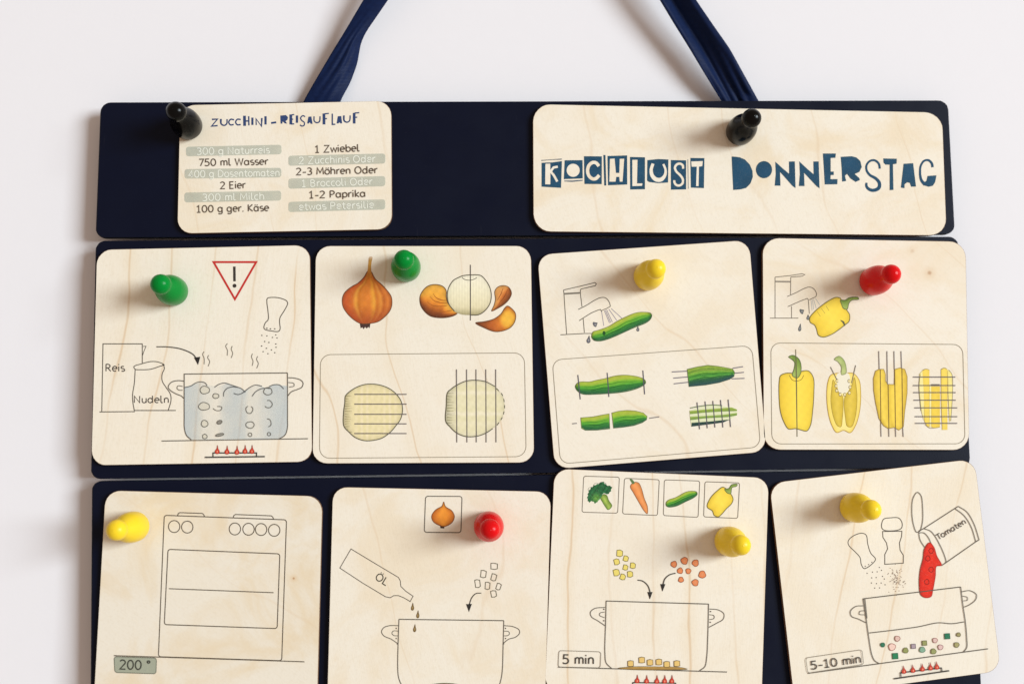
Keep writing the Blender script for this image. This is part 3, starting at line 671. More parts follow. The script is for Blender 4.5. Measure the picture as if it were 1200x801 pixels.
for x, y, a, b in ((445, 238, 50, 40), (437, 408, 58, 40), (443, 588, 35, 35), (445, 722, 24, 24), (560, 300, 32, 25)):
    p = l([(x, y)])[0]; c.ell(p[0], p[1], a / 8.9, b / 8.9, .95, (96, 92, 84), jit=.04, fill=(236, 230, 212), fa=.6)
c.stroke(l([(530, 428), (560, 450), (612, 448), (622, 415), (575, 408)]), .9)
p = l([(598, 573)])[0]; c.ell(p[0], p[1], 3.2, 2.1, .9, rot=-20, fill=(140, 135, 125)); p = l([(600, 705)])[0]; c.ell(p[0], p[1], 5, 1.5, .9, rot=-12, fill=(150, 146, 136))
for x, y, a, b, a0, a1 in ((320, 205, 36, 32, 0, 360), (162, 362, 30, 32, -60, 250), (168, 492, 36, 28, 0, 360), (168, 575, 16, 15, 0, 360), (325, 315, 32, 32, -110, 150), (318, 475, 30, 34, -100, 80), (330, 570, 14, 14, 0, 360)):
    p = r([(x, y)])[0]; c.ell(p[0], p[1], a / 7.28, b / 7.28, .95, (96, 92, 84), a0=a0, a1=a1, jit=.03)
c.done("bubble_drawing")
def burner(z, top, legs, base, fl, h, w, ang=0):
    c.lines([z(top)], 1.5, (58, 52, 50)); c.lines([z(q) for q in legs], 1.3, (58, 52, 50)); c.lines([z(base)], 1.7, (64, 60, 56))
    flames(c, z(fl), h, w, ang); c.done("gas_flame_drawing")
burner(z, [(663, 668), (895, 668)], [[(665, 668), (665, 688)], [(892, 668), (892, 687)]], [(622, 691), (935, 687)], [(687, 670), (738, 672), (790, 673), (832, 669), (868, 669)], 9.5, 4.6)

# ---- card: onion ----------------------------------------------------------------------------------------
c = Card("picture_card", "wooden card drawn with a brown onion, a peeled onion and two sliced halves", "card",
         [(370, 288), (622.2, 288), (626, 541.6), (366, 542.8)], wood("maple_onion", 5.2, .036, .52, .2, .2, wavy=1.3), 13, GRP)
z = fr(395, 300, 8.907)
on = z([(335, 8), (368, 8), (358, 80), (360, 165), (400, 238), (470, 300), (540, 380), (568, 430), (570, 520), (545, 580), (490, 640), (430, 682), (345, 702), (245, 702), (170, 660), (100, 590), (60, 520), (55, 440), (80, 380), (150, 320), (220, 280), (280, 220), (315, 160), (325, 80)])
c.poly(z([(232, 680), (352, 680), (340, 752), (326, 738), (310, 756), (294, 740), (275, 762), (264, 742), (246, 754)]), (72, 48, 44))
Q = smooth_path(on, True); ac = across(Q, 90)
def fon(v, d):
    s_, t = ac(v); t = 1 - t
    cc = grad(t, [(0, (168, 84, 40)), (.08, (206, 98, 44)), (.2, (214, 118, 46)), (.27, (240, 172, 66)), (.33, (206, 124, 40)), (.38, (222, 136, 48)), (.55, (232, 140, 52)), (.64, (244, 176, 60)), (.70, (210, 124, 42)), (.78, (236, 156, 62)), (.84, (196, 108, 40)), (.92, (230, 138, 56)), (1, (170, 90, 42))])
    top = np.array([206., 160, 72]); cc = cc + (top - cc) * np.clip((.32 - s_) / .16, 0, 1)[:, None]
    low = np.array([164., 72, 36]); cc = cc + (low - cc) * (np.clip((s_ - .72) / .26, 0, 1) * .75)[:, None]
    al = np.clip((s_ + .02) / .10, .35, 1)
    return rgba(np.clip(cc * (.95, .91, .95) * (1 + .05 * hash2(v, 1.1)[:, None]), 0, 255), al)
c.poly(Q, None, fn=fon, step=1.1)
c.stroke(z([(360, 165), (400, 238), (470, 300), (540, 380), (568, 430), (570, 520), (545, 580), (490, 640), (430, 682), (345, 702), (245, 702), (170, 660), (100, 590), (60, 520), (55, 440), (80, 380), (150, 320), (220, 280), (280, 220), (315, 160)]), .9, (112, 68, 36))
c.done("onion_print", "whole brown onion print")
z = fr(485, 300, 8.431)
BR = [(0, (246, 180, 74)), (.35, (240, 168, 62)), (.6, (226, 134, 46)), (.8, (158, 82, 34)), (1, (104, 52, 28))]
shaded(c, z([(60, 400), (90, 340), (140, 295), (210, 280), (280, 295), (318, 335), (320, 400), (335, 460), (380, 510), (430, 560), (400, 585), (330, 605), (240, 608), (160, 590), (100, 540), (65, 480)]), 12, BR, (100, 62, 34), .9, .28, 2.2, .06, step=1.1)
for P in ([(190, 370), (220, 410), (280, 435), (325, 438)], [(160, 400), (200, 440), (260, 460), (330, 465)], [(130, 450), (180, 485), (240, 495), (325, 490)], [(150, 515), (230, 545), (300, 548), (375, 535)]): c.stroke(z(P), [.4, 1.1, .7], (176, 98, 34), a=.85)
c.done("onion_skin_print")
wo = z([(480, 195), (560, 186), (660, 192), (710, 240), (750, 310), (765, 390), (750, 470), (700, 540), (640, 578), (560, 582), (470, 575), (400, 545), (345, 470), (330, 380), (345, 310), (390, 240), (440, 212)])
Q = smooth_path(wo, True); aw = across(Q, 90)
def fwo(v, d):
    s_, t = aw(v); cc = grad(s_, [(0, (244, 236, 214)), (.4, (238, 229, 198)), (.8, (228, 216, 178)), (1, (178, 166, 124))])
    cc = cc * (1 - .10 * np.exp(-d / 2.5) + .03 * np.sin(v[:, 0] * 1.9) + .02 * hash2(v, 1.5))[:, None]
    return rgba(np.clip(cc, 0, 255))
c.poly(Q, None, fn=fwo, step=1.2)
c.stroke(wo[np.r_[11:17, 0:10]], 1.15, (92, 84, 66)); c.stroke(z([(475, 208), (500, 230), (560, 238), (600, 226), (622, 212)]), .8)
c.lines([z([(558, 85), (558, 635)])], 1.3, (88, 80, 76))
c.done("peeled_onion_print", "peeled white onion print with a cutting line")
shaded(c, z([(800, 345), (830, 305), (890, 290), (940, 310), (965, 365), (945, 420), (900, 470), (830, 515), (768, 542), (790, 490), (805, 430)]), 130, [(0, (120, 62, 30)), (.4, (196, 108, 46)), (.6, (226, 150, 78)), (1, (232, 168, 92))], (110, 66, 38), .8, .25, 2, .08, step=1.1)
for P in ([(880, 320), (862, 370), (822, 440)], [(925, 330), (900, 390), (840, 470)]): c.stroke(z(P), [.5, 1, .4], (150, 80, 36), a=.7)
pl = z([(610, 660), (700, 645), (790, 620), (860, 570), (900, 510), (925, 492), (970, 520), (1005, 570), (1000, 640), (960, 700), (890, 735), (800, 745), (700, 710)])
Q = smooth_path(pl, True)
def fpl(v, d):
    p = z([(930, 620)])[0]; rr = np.linalg.norm((v - p) * (1, .85), axis=1)
    cc = grad(rr, [(0, (244, 190, 70)), (7, (240, 176, 62)), (11, (216, 124, 46)), (20, (190, 98, 40)), (38, (120, 62, 34))])
    return rgba(np.clip(cc * (1 - .3 * np.exp(-d / 1.6) + .05 * hash2(v, 1.3))[:, None], 0, 255))
c.poly(Q, None, fn=fpl, step=1.1); c.stroke(Q, .8, (106, 64, 36), closed=True, smooth=False)
c.done("onion_peel_print", "two pieces of brown onion peel")
frame_line(c, [(375.6, 415.3), (614.6, 413.2), (616.6, 534.6), (374.4, 536.6)], 12)
z = fr(395, 440, 9.42)
ho = z([(90, 230), (110, 200), (200, 135), (300, 98), (400, 92), (500, 110), (590, 150), (660, 210), (710, 290), (722, 390), (700, 480), (650, 550), (590, 620), (500, 685), (400, 712), (300, 715), (200, 680), (130, 620), (75, 555), (72, 400), (85, 300)])
def fho(vert, warm, x0):
    def fn(v, d):
        q = v[:, 1] if vert else v[:, 0]
        b = .5 + .5 * np.sin(q * (.52 if vert else .95) + 1.0 + .5 * hash2(v, .5)) * (.6 + .4 * np.sin(q * .21))
        cc = np.array(warm, float) + np.outer(b ** 2, (10, 9, 20))
        lft = np.clip((x0 + 12 - v[:, 0]) / 12, 0, 1)
        cc = cc * (1 - .20 * lft * (.7 + .3 * np.sin(v[:, 1] * 2.2)) - .14 * np.exp(-d / 2) + .03 * hash2(v, 1.6))[:, None]
        return rgba(np.clip(cc, 0, 255), .96)
    return fn
c.poly(smooth_path(ho, True), None, fn=fho(False, (234, 219, 168), 402), step=1.2); c.stroke(ho, 1.1, (84, 80, 58), closed=True)
for k_ in range(15):
    yy = 225 + k_ * 28; c.stroke(z([(84 if yy < 560 else 84 + (yy - 560), yy), (120 + 50 * random.random(), yy + 6 * math.sin(k_))]), [.9, .3], (150, 138, 92), smooth=False, a=.6)
for y in (205, 313, 425, 530, 637): c.lines([z([(190, y), (768, y)])], 1.25, (104, 94, 96), .85)
c.done("sliced_onion_print", "onion half with level cutting lines")
z = fr(510, 425, 8.01)
hp = [(115, 280), (150, 245), (200, 210), (290, 170), (380, 162), (470, 175), (560, 220), (600, 260), (638, 320), (652, 400), (640, 490), (590, 575), (540, 615), (480, 655), (400, 685), (290, 690), (200, 655), (140, 600), (100, 550), (104, 400)]
c.poly(smooth_path(z(hp), True), None, fn=fho(True, (232, 223, 182), 524), step=1.2)
c.stroke(z(hp[12:] + hp[:7]), 1.1, (84, 80, 58))
arc = smooth_path(z([(575, 240), (630, 300), (650, 385), (648, 445), (630, 510), (575, 592)]), False)
for i in range(0, len(arc) - 3, 6): c.stroke(arc[i:i + 4], 1.1, (84, 80, 58), smooth=False)
for k_ in range(11):
    yy = 285 + k_ * 28; c.stroke(z([(112, yy), (140 + 40 * random.random(), yy + 5 * math.sin(k_))]), [.9, .3], (150, 144, 100), smooth=False, a=.6)
for x in (200, 295, 383, 475, 568): c.lines([z([(x, 60), (x + 3, 745)])], 1.2, (100, 92, 92), .85)
c.done("sliced_onion_print", "onion half with upright cutting lines and a dashed edge")

# ---- card: washing and cutting a zucchini ------------------------------------------------------------------
TAPC = (104, 96, 84)
c = Card("picture_card", "tilted wooden card drawn with a tap rinsing a green zucchini", "card",
         [(629.6, 298.2), (878, 281), (898.4, 529), (650, 549.3)], wood("maple_zucchini", 7.4, .040, .30, .35, .6, wavy=1.2), 13, GRP)
z = fr(650, 320, 8.9)
for P in ([(92, 175), (270, 135), (420, 98), (435, 110), (425, 130), (275, 165), (268, 180), (270, 230), (285, 350)], [(92, 175), (97, 215), (110, 420), (125, 635)], [(297, 470), (303, 540), (310, 620)], [(60, 642), (310, 628), (385, 628)], [(255, 495), (300, 465), (380, 415), (450, 385), (478, 378), (490, 400)]):
    c.stroke(z(P), 1.0, TAPC, smooth=False)
c.stroke(z([(245, 378), (330, 335), (420, 280), (480, 255), (530, 257), (568, 300), (582, 345)]), 1.0, TAPC); c.stroke(z([(582, 345), (545, 366), (500, 385), (482, 396)]), .9, TAPC)
c.lines([z([(95, 215), (270, 205)])], 2.0, (128, 120, 108)); c.done("tap_drawing")
for P in ([(490, 400), (512, 548)], [(518, 390), (572, 518)], [(542, 380), (602, 510)], [(565, 375), (648, 492)], [(590, 368), (702, 470)], [(530, 385), (585, 515)]): c.stroke(z(P), .75, (140, 134, 158), smooth=False, a=.8)
for x, y, a, b, q in ((425, 530, 3.4, 2.4, 60), (355, 690, 2.4, 4.0, 8), (868, 580, 1.8, 2.6, 0)): drop(c, *z([(x, y)])[0], a, b, (112, 112, 122), q)
c.done("water_spray_drawing")
zucchini(c, z([(385, 640), (400, 610), (450, 595), (560, 555), (650, 500), (750, 450), (850, 412), (930, 405), (1000, 415), (1015, 440), (1000, 480), (950, 520), (850, 560), (760, 600), (650, 650), (550, 690), (470, 708), (410, 700), (385, 670)]), -22)
c.ell(*z([(515, 625)])[0], 1.8, 2.6, outline=False, fill=(34, 84, 40), fa=.8); c.done("zucchini_print")
frame_line(c, [(647.2, 421.5), (881.2, 404.6), (891.4, 523.4), (656.8, 543.2)], 11)
z = fr(665, 430, 10.01)
zucchini(c, z([(90, 225), (110, 190), (150, 172), (260, 170), (350, 150), (450, 130), (540, 105), (650, 92), (750, 98), (850, 118), (910, 150), (918, 185), (890, 215), (820, 250), (720, 280), (600, 300), (480, 310), (350, 318), (200, 320), (150, 305), (105, 265)]), -5)
c.lines([z([(122, 90), (150, 378)]), z([(466, 65), (486, 348)]), z([(885, 38), (905, 318)])], 1.3, (86, 84, 96)); c.done("cut_zucchini_print", "whole zucchini with three cutting lines")
zucchini(c, z([(155, 592), (300, 580), (400, 560), (490, 545), (498, 722), (350, 738), (210, 740), (165, 715)]), -5, smooth=False, ends=False)
zucchini(c, z([(520, 535), (600, 515), (700, 505), (800, 512), (890, 535), (935, 575), (930, 615), (880, 650), (780, 685), (650, 705), (540, 715)]), -5, smooth=False, ends=False)
c.lines([z([(55, 662), (112, 657)]), z([(960, 598), (1078, 581)])], 1.2, (130, 122, 122)); c.done("cut_zucchini_print", "zucchini split into two halves")
z = fr(780, 420, 8.9)
for P in ([(65, 138), (225, 130)], [(80, 203), (235, 190)], [(85, 262), (240, 245)], [(700, 100), (808, 83)], [(718, 152), (818, 142)], [(690, 210), (824, 205)]): c.lines([z(P)], 1.2, (120, 112, 124), .85)
zucchini(c, z([(225, 110), (330, 85), (440, 68), (540, 78), (640, 95), (700, 108), (720, 140), (715, 185), (670, 215), (560, 250), (420, 275), (245, 292)]), -4, smooth=False, stops=[(0, (120, 140, 60)), (.15, (150, 176, 62)), (.22, (88, 128, 44)), (.36, (134, 184, 64)), (.5, (54, 122, 44)), (.62, (96, 170, 66)), (.72, (40, 92, 56)), (1, (42, 76, 80))], ends=False, stripes=0)
c.done("cut_zucchini_print", "zucchini piece with level cutting lines")
c.poly(z([(250, 540), (380, 500), (500, 485), (585, 492), (700, 508), (745, 530), (745, 590), (670, 635), (450, 665), (268, 700), (255, 600)]), (232, 236, 194), .85)
c.stroke(z([(255, 515), (380, 492), (500, 482), (590, 490)]), 1.2, (104, 124, 76))
for P, k1, k2 in (([(250, 545), (400, 530), (550, 518), (690, 508), (745, 530), (745, 545), (600, 550), (400, 562), (255, 578)], (166, 186, 84), (120, 150, 56)), ([(255, 604), (400, 597), (600, 583), (745, 565), (745, 590), (650, 608), (400, 622), (260, 640)], (168, 192, 96), (106, 140, 60)), ([(270, 668), (450, 655), (600, 640), (672, 634), (600, 665), (450, 685), (270, 708)], (44, 76, 66), (34, 58, 58))):
    shaded(c, z(P), -4, [(0, k1), (1, k2)], ew=0, dark=.05, smooth=False)
c.lines([z(P) for P in ([(328, 455), (355, 735)], [(412, 445), (435, 725)], [(493, 440), (515, 717)], [(573, 430), (598, 717)], [(653, 425), (678, 712)])], 1.25, (92, 88, 96))
c.done("cut_zucchini_print", "zucchini strips with upright cutting lines")

# ---- card: washing and cutting a yellow pepper ---------------------------------------------------------------
c = Card("picture_card", "wooden card drawn with a tap rinsing a yellow pepper above four cut peppers", "card",
         [(893.6, 278.6), (1131.6, 283), (1136, 527), (895, 526.6)], wood("maple_pepper", 9.1, .036, .22, .55, .9, knots=((0.0300, 0.0322, .0013, .8), (0.0225, 0.0420, .0012, .3)), wavy=1.2), 15, GRP)
z = fr(895, 310, 8.9); TAP2 = (124, 112, 98)
for P in ([(118, 130), (270, 115), (400, 95), (430, 103), (400, 120), (285, 130), (282, 135), (280, 312)], [(118, 130), (118, 555)], [(290, 432), (290, 555)], [(65, 557), (362, 557)], [(250, 438), (330, 402), (400, 372), (455, 352), (465, 365), (476, 512)]): c.stroke(z(P), .95, TAP2, smooth=False)
c.stroke(z([(245, 332), (330, 295), (430, 245), (480, 233), (525, 255), (550, 300), (545, 330), (505, 352), (475, 367)]), .95, TAP2)
c.lines([z([(120, 176), (278, 178)])], 1.9, (150, 140, 126)); c.done("tap_drawing")
for P in ([(495, 370), (505, 480)], [(520, 358), (548, 455)], [(540, 352), (585, 420)], [(510, 365), (520, 465)]): c.stroke(z(P), .7, (178, 188, 192), smooth=False, a=.7)
for x, y, a, b, q in ((400, 485, 3.4, 2.2, 60), (463, 548, 2.0, 2.8, 0), (378, 655, 1.8, 4.0, 8)): drop(c, *z([(x, y)])[0], a, b, (112, 116, 118), q)
c.done("water_spray_drawing")
pepper(c, [(480, 555), (520, 500), (600, 430), (680, 375), (750, 342), (800, 350), (810, 385), (850, 420), (865, 470), (895, 520), (890, 590), (850, 625), (780, 680), (700, 730), (620, 755), (570, 735), (550, 670), (530, 630), (485, 600)],
       [(800, 370), (850, 370), (890, 345), (985, 342), (990, 360), (920, 370), (890, 400), (870, 465), (830, 455), (810, 410)], z)
c.stroke(z([(800, 578), (830, 600), (845, 638)]), [.8, 2.4, 1.6], (96, 96, 70))
for P in ([(600, 455), (640, 510)], [(560, 490), (590, 540)], [(650, 430), (680, 480)]): c.stroke(z(P), .6, (190, 168, 80), smooth=False, a=.7)
c.done("pepper_print", "yellow pepper under the tap")
frame_line(c, [(903.4, 401.6), (1128.2, 403.4), (1131, 519.6), (904.6, 519.8)], 11)
z = fr(905, 405, 7.28)
pepper(c, [(60, 300), (70, 255), (110, 235), (150, 232), (200, 240), (260, 215), (310, 215), (350, 270), (355, 400), (345, 550), (325, 680), (295, 725), (240, 715), (200, 705), (140, 708), (100, 650), (70, 560), (58, 430)],
       [(140, 95), (175, 80), (225, 110), (245, 160), (240, 240), (210, 275), (170, 250), (185, 200), (190, 140), (160, 110)], z, 90)
c.stroke(z([(145, 250), (170, 290), (210, 300), (250, 285), (268, 250)]), .8, (160, 130, 40)); c.stroke(z([(200, 30), (206, 300), (212, 775)]), [1.0, 1.5, 1.1], (112, 104, 76), smooth=False, a=.8)
c.done("pepper_print", "whole yellow pepper with one cutting line")
shaded(c, z([(500, 250), (540, 235), (575, 232), (630, 232), (690, 235), (740, 290), (755, 400), (745, 560), (710, 680), (665, 740), (610, 720), (550, 738), (510, 680), (480, 580), (465, 430), (475, 310)]), 90, [(0, (250, 222, 112)), (.5, (250, 232, 150)), (1, (250, 222, 112))], (196, 158, 62), .9, .06, 2, .02)
for P in ([(520, 290), (505, 380), (500, 480), (520, 600), (555, 680), (585, 690), (598, 620), (605, 500), (600, 430), (570, 400), (545, 340)], [(700, 270), (720, 380), (722, 500), (705, 620), (675, 690), (640, 685), (622, 600), (612, 480), (625, 420), (650, 390), (680, 330)]):
    shaded(c, z(P), 90, [(0, (222, 190, 62)), (.5, (230, 200, 80)), (1, (214, 184, 60))], (176, 148, 60), .6, .08, 2, .03)
c.poly(z([(555, 238), (650, 238), (662, 330), (638, 396), (576, 400), (556, 340)]), (238, 230, 208), 1, smooth=True)
for x, y in ((553, 298), (545, 342), (550, 382), (580, 414), (618, 416), (658, 400), (664, 352), (655, 300)): c.ell(*z([(x, y)])[0], 1.5, 1.9, .6, (120, 100, 70), fill=(236, 220, 170), a0=30, a1=330)
shaded(c, z([(530, 115), (570, 88), (610, 120), (630, 180), (628, 235), (590, 245), (590, 180), (560, 135)]), 0, [(0, (170, 188, 110)), (1, (200, 208, 140))], (140, 146, 96), .7, .1, 2)
c.lines([z([(497, 180), (552, 290)]), z([(712, 165), (676, 318)])], 1.0, (110, 100, 90)); c.done("pepper_print", "halved yellow pepper showing its seeds")
z = fr(1015, 405, 7.278)
shaded(c, z([(62, 280), (80, 215), (110, 200), (150, 200), (165, 240), (165, 300), (185, 328), (240, 330), (245, 200), (290, 188), (330, 200), (350, 260), (350, 400), (330, 560), (318, 690), (280, 718), (240, 695), (190, 705), (150, 680), (110, 620), (80, 480), (65, 380)]), 90, [(0, (226, 190, 66)), (.2, (244, 210, 84)), (.45, (246, 212, 82)), (.55, (228, 194, 68)), (.8, (246, 214, 88)), (1, (224, 188, 64))], (168, 138, 62), .8, .10, 2, .03, smooth=False)
c.lines([z(P) for P in ([(120, 200), (126, 672)], [(187, 328), (194, 702)], [(243, 200), (250, 697)], [(305, 192), (312, 692)])], 1.1, (128, 100, 48), .85)
c.lines([z(P) for P in ([(108, 45), (112, 200)], [(178, 45), (182, 328)], [(238, 45), (241, 200)], [(298, 45), (303, 190)], [(125, 672), (128, 775)], [(193, 702), (195, 775)], [(250, 697), (253, 775)], [(312, 692), (317, 775)])], 1.15, (118, 108, 106), .85)
c.done("pepper_print", "yellow pepper cut into upright strips")
for P, k1 in (([(455, 240), (480, 212), (494, 400), (494, 640), (470, 550), (450, 350)], (248, 234, 160)), ([(480, 212), (510, 198), (540, 205), (540, 690), (520, 682), (498, 642), (492, 400)], (246, 214, 90)), ([(541, 330), (555, 345), (555, 690), (541, 690)], (248, 236, 170)), ([(555, 345), (630, 345), (630, 690), (590, 702), (556, 690)], (242, 208, 78)), ([(640, 202), (665, 190), (694, 202), (694, 715), (650, 716), (642, 500)], (246, 216, 96)), ([(696, 202), (730, 240), (737, 400), (726, 600), (712, 655), (700, 400)], (248, 230, 140))):
    shaded(c, z(P), 90, [(0, k1), (.5, tuple(min(255, q + 4) for q in k1)), (1, k1)], ew=0, dark=.04, amp=.03, smooth=False)
c.stroke(z([(462, 240), (452, 340), (462, 480), (470, 555)]), .8, (150, 140, 100)); c.stroke(z([(705, 205), (732, 245), (737, 400), (722, 640)]), .8, (150, 136, 84)); c.stroke(z([(482, 210), (510, 197), (540, 206)]), .7, (160, 140, 80)); c.stroke(z([(640, 202), (668, 188), (690, 198)]), .7, (160, 140, 80)); c.stroke(z([(505, 670), (545, 700), (590, 698), (630, 692)]), .7, (160, 140, 80))
for y, x0, x1 in ((266, 400, 762), (338, 400, 762), (398, 402, 764), (463, 405, 765), (528, 412, 778), (603, 415, 778), (660, 418, 778)): c.lines([z([(x0, y), (x1, y)])], 1.25, (104, 96, 100), .88)
c.lines([z([(556, 330), (628, 330)])], 1.0, (110, 96, 70)); c.done("pepper_print", "yellow pepper cut into small pieces by level lines")

# ---- card: stove ----------------------------------------------------------------------------------------------
c = Card("picture_card", "blotchy wooden card drawn with a kitchen stove, marked 200 degrees", "card",
         [(123.6, 574), (378, 581), (371.4, 838), (109, 832)], wood("maple_stove", 11.8, .07, .18, .75, 1.0, knots=((0.0343, 0.0107, .0007, 1.0),), wavy=1.3, tone=.945), 14, GRP)
z = fr(95, 550, 3.19); SL = (88, 76, 62)
c.rrect(z([(311, 170), (768, 187), (750, 713), (289, 698)]), 3, 1.2, SL, .9); c.rrect(z([(325, 297), (743, 314), (733, 593), (311, 578)]), 3, 1.2, SL, .9)
for P in ([(360, 174), (363, 164), (369, 160), (453, 163), (459, 168), (462, 177)], [(568, 181), (571, 171), (577, 167), (711, 172), (717, 177), (720, 186)], [(328, 444), (720, 459)]): c.stroke(z(P), 1.15, SL, smooth=False)
for x, y in ((348, 212), (397, 214), (575, 221), (626, 222), (673, 223), (722, 226)): c.ell(*z([(x, y)])[0], 6.7, 7.0, 1.15, SL)
c.done("stove_drawing")
c.rrect(z([(123, 698), (282, 703), (280, 762), (126, 757)]), 3, .9, (104, 106, 92), .85, (164, 173, 154), .66)
c.lines([z([(122, 694), (835, 717)])], 1.2, SL); c.text("200 °", z([(145, 744)])[0], z([(256, 747)])[0], 10.6, (62, 62, 54), 1); c.done("temperature_label", "grey green label reading 200 degrees")

# ---- card: oil into the pot ---------------------------------------------------------------------------------------
c = Card("picture_card", "wooden card drawn with an oil bottle dripping into an open pot", "card",
         [(390, 570), (645.8, 575.6), (638.6, 834), (383, 832)], wood("maple_oil", 13.3, .036, .26, .5, .25, wavy=1.4, tone=.985), 13, GRP)
z = fr(390, 630, 7.28)
c.stroke(z([(155, 92), (350, 210), (560, 335), (576, 365), (580, 410), (622, 452), (685, 495), (660, 540), (605, 508), (560, 490), (520, 490), (490, 508), (450, 500), (250, 380), (60, 255)]), 1.0, closed=True, smooth=False)
c.text("ÖL", z([(360, 349)])[0], z([(452, 405)])[0], 8.6, (78, 72, 58), .95); c.done("oil_bottle_drawing", "outlined bottle lettered ÖL")
for x, y in ((681, 585), (726, 650), (699, 768)): drop(c, *z([(x, y)])[0], 1.9, 4.1, (136, 108, 62), 4, (92, 70, 40), (186, 160, 108))
c.done("oil_drops_print")
z = fr(490, 575, 5.169)
c.rrect(z([(45, 31), (266, 32), (259, 251), (37, 249)]), 3, 1.1, (96, 88, 78), .9)
c.poly(z([(132, 205), (160, 207), (158, 226), (136, 225)]), (66, 48, 36))
shaded(c, z([(155, 66), (165, 92), (205, 120), (220, 155), (205, 190), (160, 214), (125, 206), (90, 182), (82, 150), (108, 112), (145, 90)]), 90, [(0, (206, 112, 40)), (.35, (238, 148, 50)), (.6, (240, 152, 54)), (1, (204, 108, 38))], (130, 76, 34), .8, .2, 2, .04, step=1.1)
c.done("boxed_onion_print")
for i, (x, y) in enumerate(((460, 455), (395, 502), (458, 522), (360, 560), (420, 573), (487, 578), (457, 622))):
    a = (.05, .15, .3, -.1, .1, .35, -.15)[i]; hw = (20, 16, 15, 15, 14, 13, 16)[i]; hh = (17, 20, 19, 22, 20, 18, 18)[i]
    P = [(x + hw * sx * math.cos(a) - hh * sy * math.sin(a), y + hw * sx * math.sin(a) + hh * sy * math.cos(a)) for sx, sy in ((-1, -1), (-.1, -1.12), (1, -.9), (1.05, .8), (.2, 1.1), (-.9, .95))]
    c.stroke(z(P), 1.0, (106, 98, 80), closed=True, smooth=False)
c.done("onion_cubes_drawing")
arrow(c, z([(383, 617), (350, 620), (325, 645), (310, 685)]), z([(290, 684), (326, 682), (308, 732)]), 1.4); c.done("curved_arrow")
z = fr(430, 700, 6.316)
lattice_pot(c, z, [[(1013, 168), (1008, 350), (1003, 520), (995, 590), (978, 645), (930, 700)], [(237, 158), (232, 300), (228, 520), (235, 590), (258, 645), (310, 700)]],
            [(235, 205), (170, 205), (125, 220), (108, 250), (125, 280), (180, 305), (225, 335)], [(230, 245), (195, 245), (185, 262), (200, 278), (230, 280)],
            [(1015, 205), (1080, 212), (1125, 235), (1130, 260), (1100, 290), (1050, 305), (1010, 335)], [(1015, 245), (1050, 250), (1055, 268), (1035, 280), (1015, 280)])
c.lines([z([(237, 158), (1013, 168)]), z([(310, 700), (930, 700)])], 1.2)
for x, y in ((217, 225), (217, 300), (1026, 225), (1026, 300), (226, 340), (1012, 340)): c.ell(*z([(x, y)])[0], .8, .8, outline=False, fill=(90, 82, 72))
c.done("saucepan_drawing")
c.ell(*z([(580, 660)])[0], 20, 4.6, .8, (96, 80, 60), fill=(150, 120, 84), fa=.8); c.done("oil_puddle_print")

# ---- card: vegetables into the pot -----------------------------------------------------------------------------------
c = Card("picture_card", "wooden card drawn with four small boxed vegetables above a pot, marked 5 min", "card",
         [(649.6, 548.6), (901, 559.4), (892.6, 820), (638.2, 809)], wood("maple_vegetables", 15.6, .0155, .62, .2, .05, wavy=.5), 13, GRP)
z = fr(675, 550, 12); y2 = fr(770, 550, 11.43); BX = (118, 106, 92)
c.rrect(z([(108, 90), (610, 104), (586, 610), (84, 596)]), 2.4, .95, BX); 
crown = [(165, 400), (180, 300), (240, 230), (320, 195), (375, 168), (430, 215), (502, 240), (482, 310), (440, 345), (390, 330), (345, 400), (310, 440), (270, 472), (228, 440), (180, 458)]
shaded(c, z([(345, 400), (390, 345), (432, 360), (460, 430), (505, 500), (495, 530), (450, 562), (420, 530), (370, 450)]), 55, [(0, (120, 150, 60)), (.5, (176, 200, 92)), (1, (128, 160, 66))], (98, 124, 52), .6, .2, 2, .1, step=.9)
Q = smooth_path(z(crown), True)
for _ in range(1):
    n = len(Q); cen = Q.mean(0); Q = cen + (Q - cen) * (1 + .05 * np.sin(np.arange(n) * 1.9))[:, None]
def fbr(v, d):
    b = hash2(v, 1.9) * .5 + hash2(v, 3.1, 2) * .5
    cc = np.array([40., 98, 58]) * (1 + .45 * b)[:, None]
    m = np.exp(-np.linalg.norm((v - z([(285, 400)])[0]) / (5, 5), axis=1) ** 2)
    return rgba(np.clip(cc + np.outer(m, (66, 62, 10)), 0, 255))
c.poly(Q, None, fn=fbr, step=.8)
for x, y, rr in ((220, 290, 50), (300, 235, 55), (375, 215, 48), (450, 265, 46), (200, 390, 42), (270, 420, 42), (350, 300, 50)):
    p = z([(x, y)])[0]; c.ell(p[0], p[1], rr / 12, rr / 13, .35, (24, 70, 44), a0=160, a1=340, jit=.08)
c.done("boxed_broccoli_print")
c.rrect(z([(682, 120), (1172, 140), (1146, 642), (655, 620)]), 2.4, .95, BX)
shaded(c, z([(770, 215), (820, 175), (880, 185), (920, 260), (960, 400), (1005, 520), (1002, 618), (960, 580), (880, 450), (800, 310), (765, 250)]), 65, [(0, (214, 126, 62)), (.35, (244, 162, 96)), (.75, (240, 150, 84)), (1, (206, 120, 64))], (150, 104, 66), .7, .08, 2, .04, step=1)
c.poly(z([(755, 132), (778, 130), (805, 150), (826, 188), (800, 204), (776, 172)]), (96, 124, 76), .95, smooth=True); c.done("boxed_carrot_print")
c.rrect(y2([(98, 135), (572, 150), (550, 637), (84, 612)]), 2.4, .95, BX)
zucchini(c, y2([(118, 440), (150, 405), (250, 370), (380, 300), (450, 285), (530, 295), (540, 330), (500, 370), (380, 430), (250, 490), (150, 500), (120, 480)]), -25)
c.done("boxed_zucchini_print")
c.rrect(y2([(642, 160), (1106, 176), (1080, 651), (624, 630)]), 2.4, .95, BX)
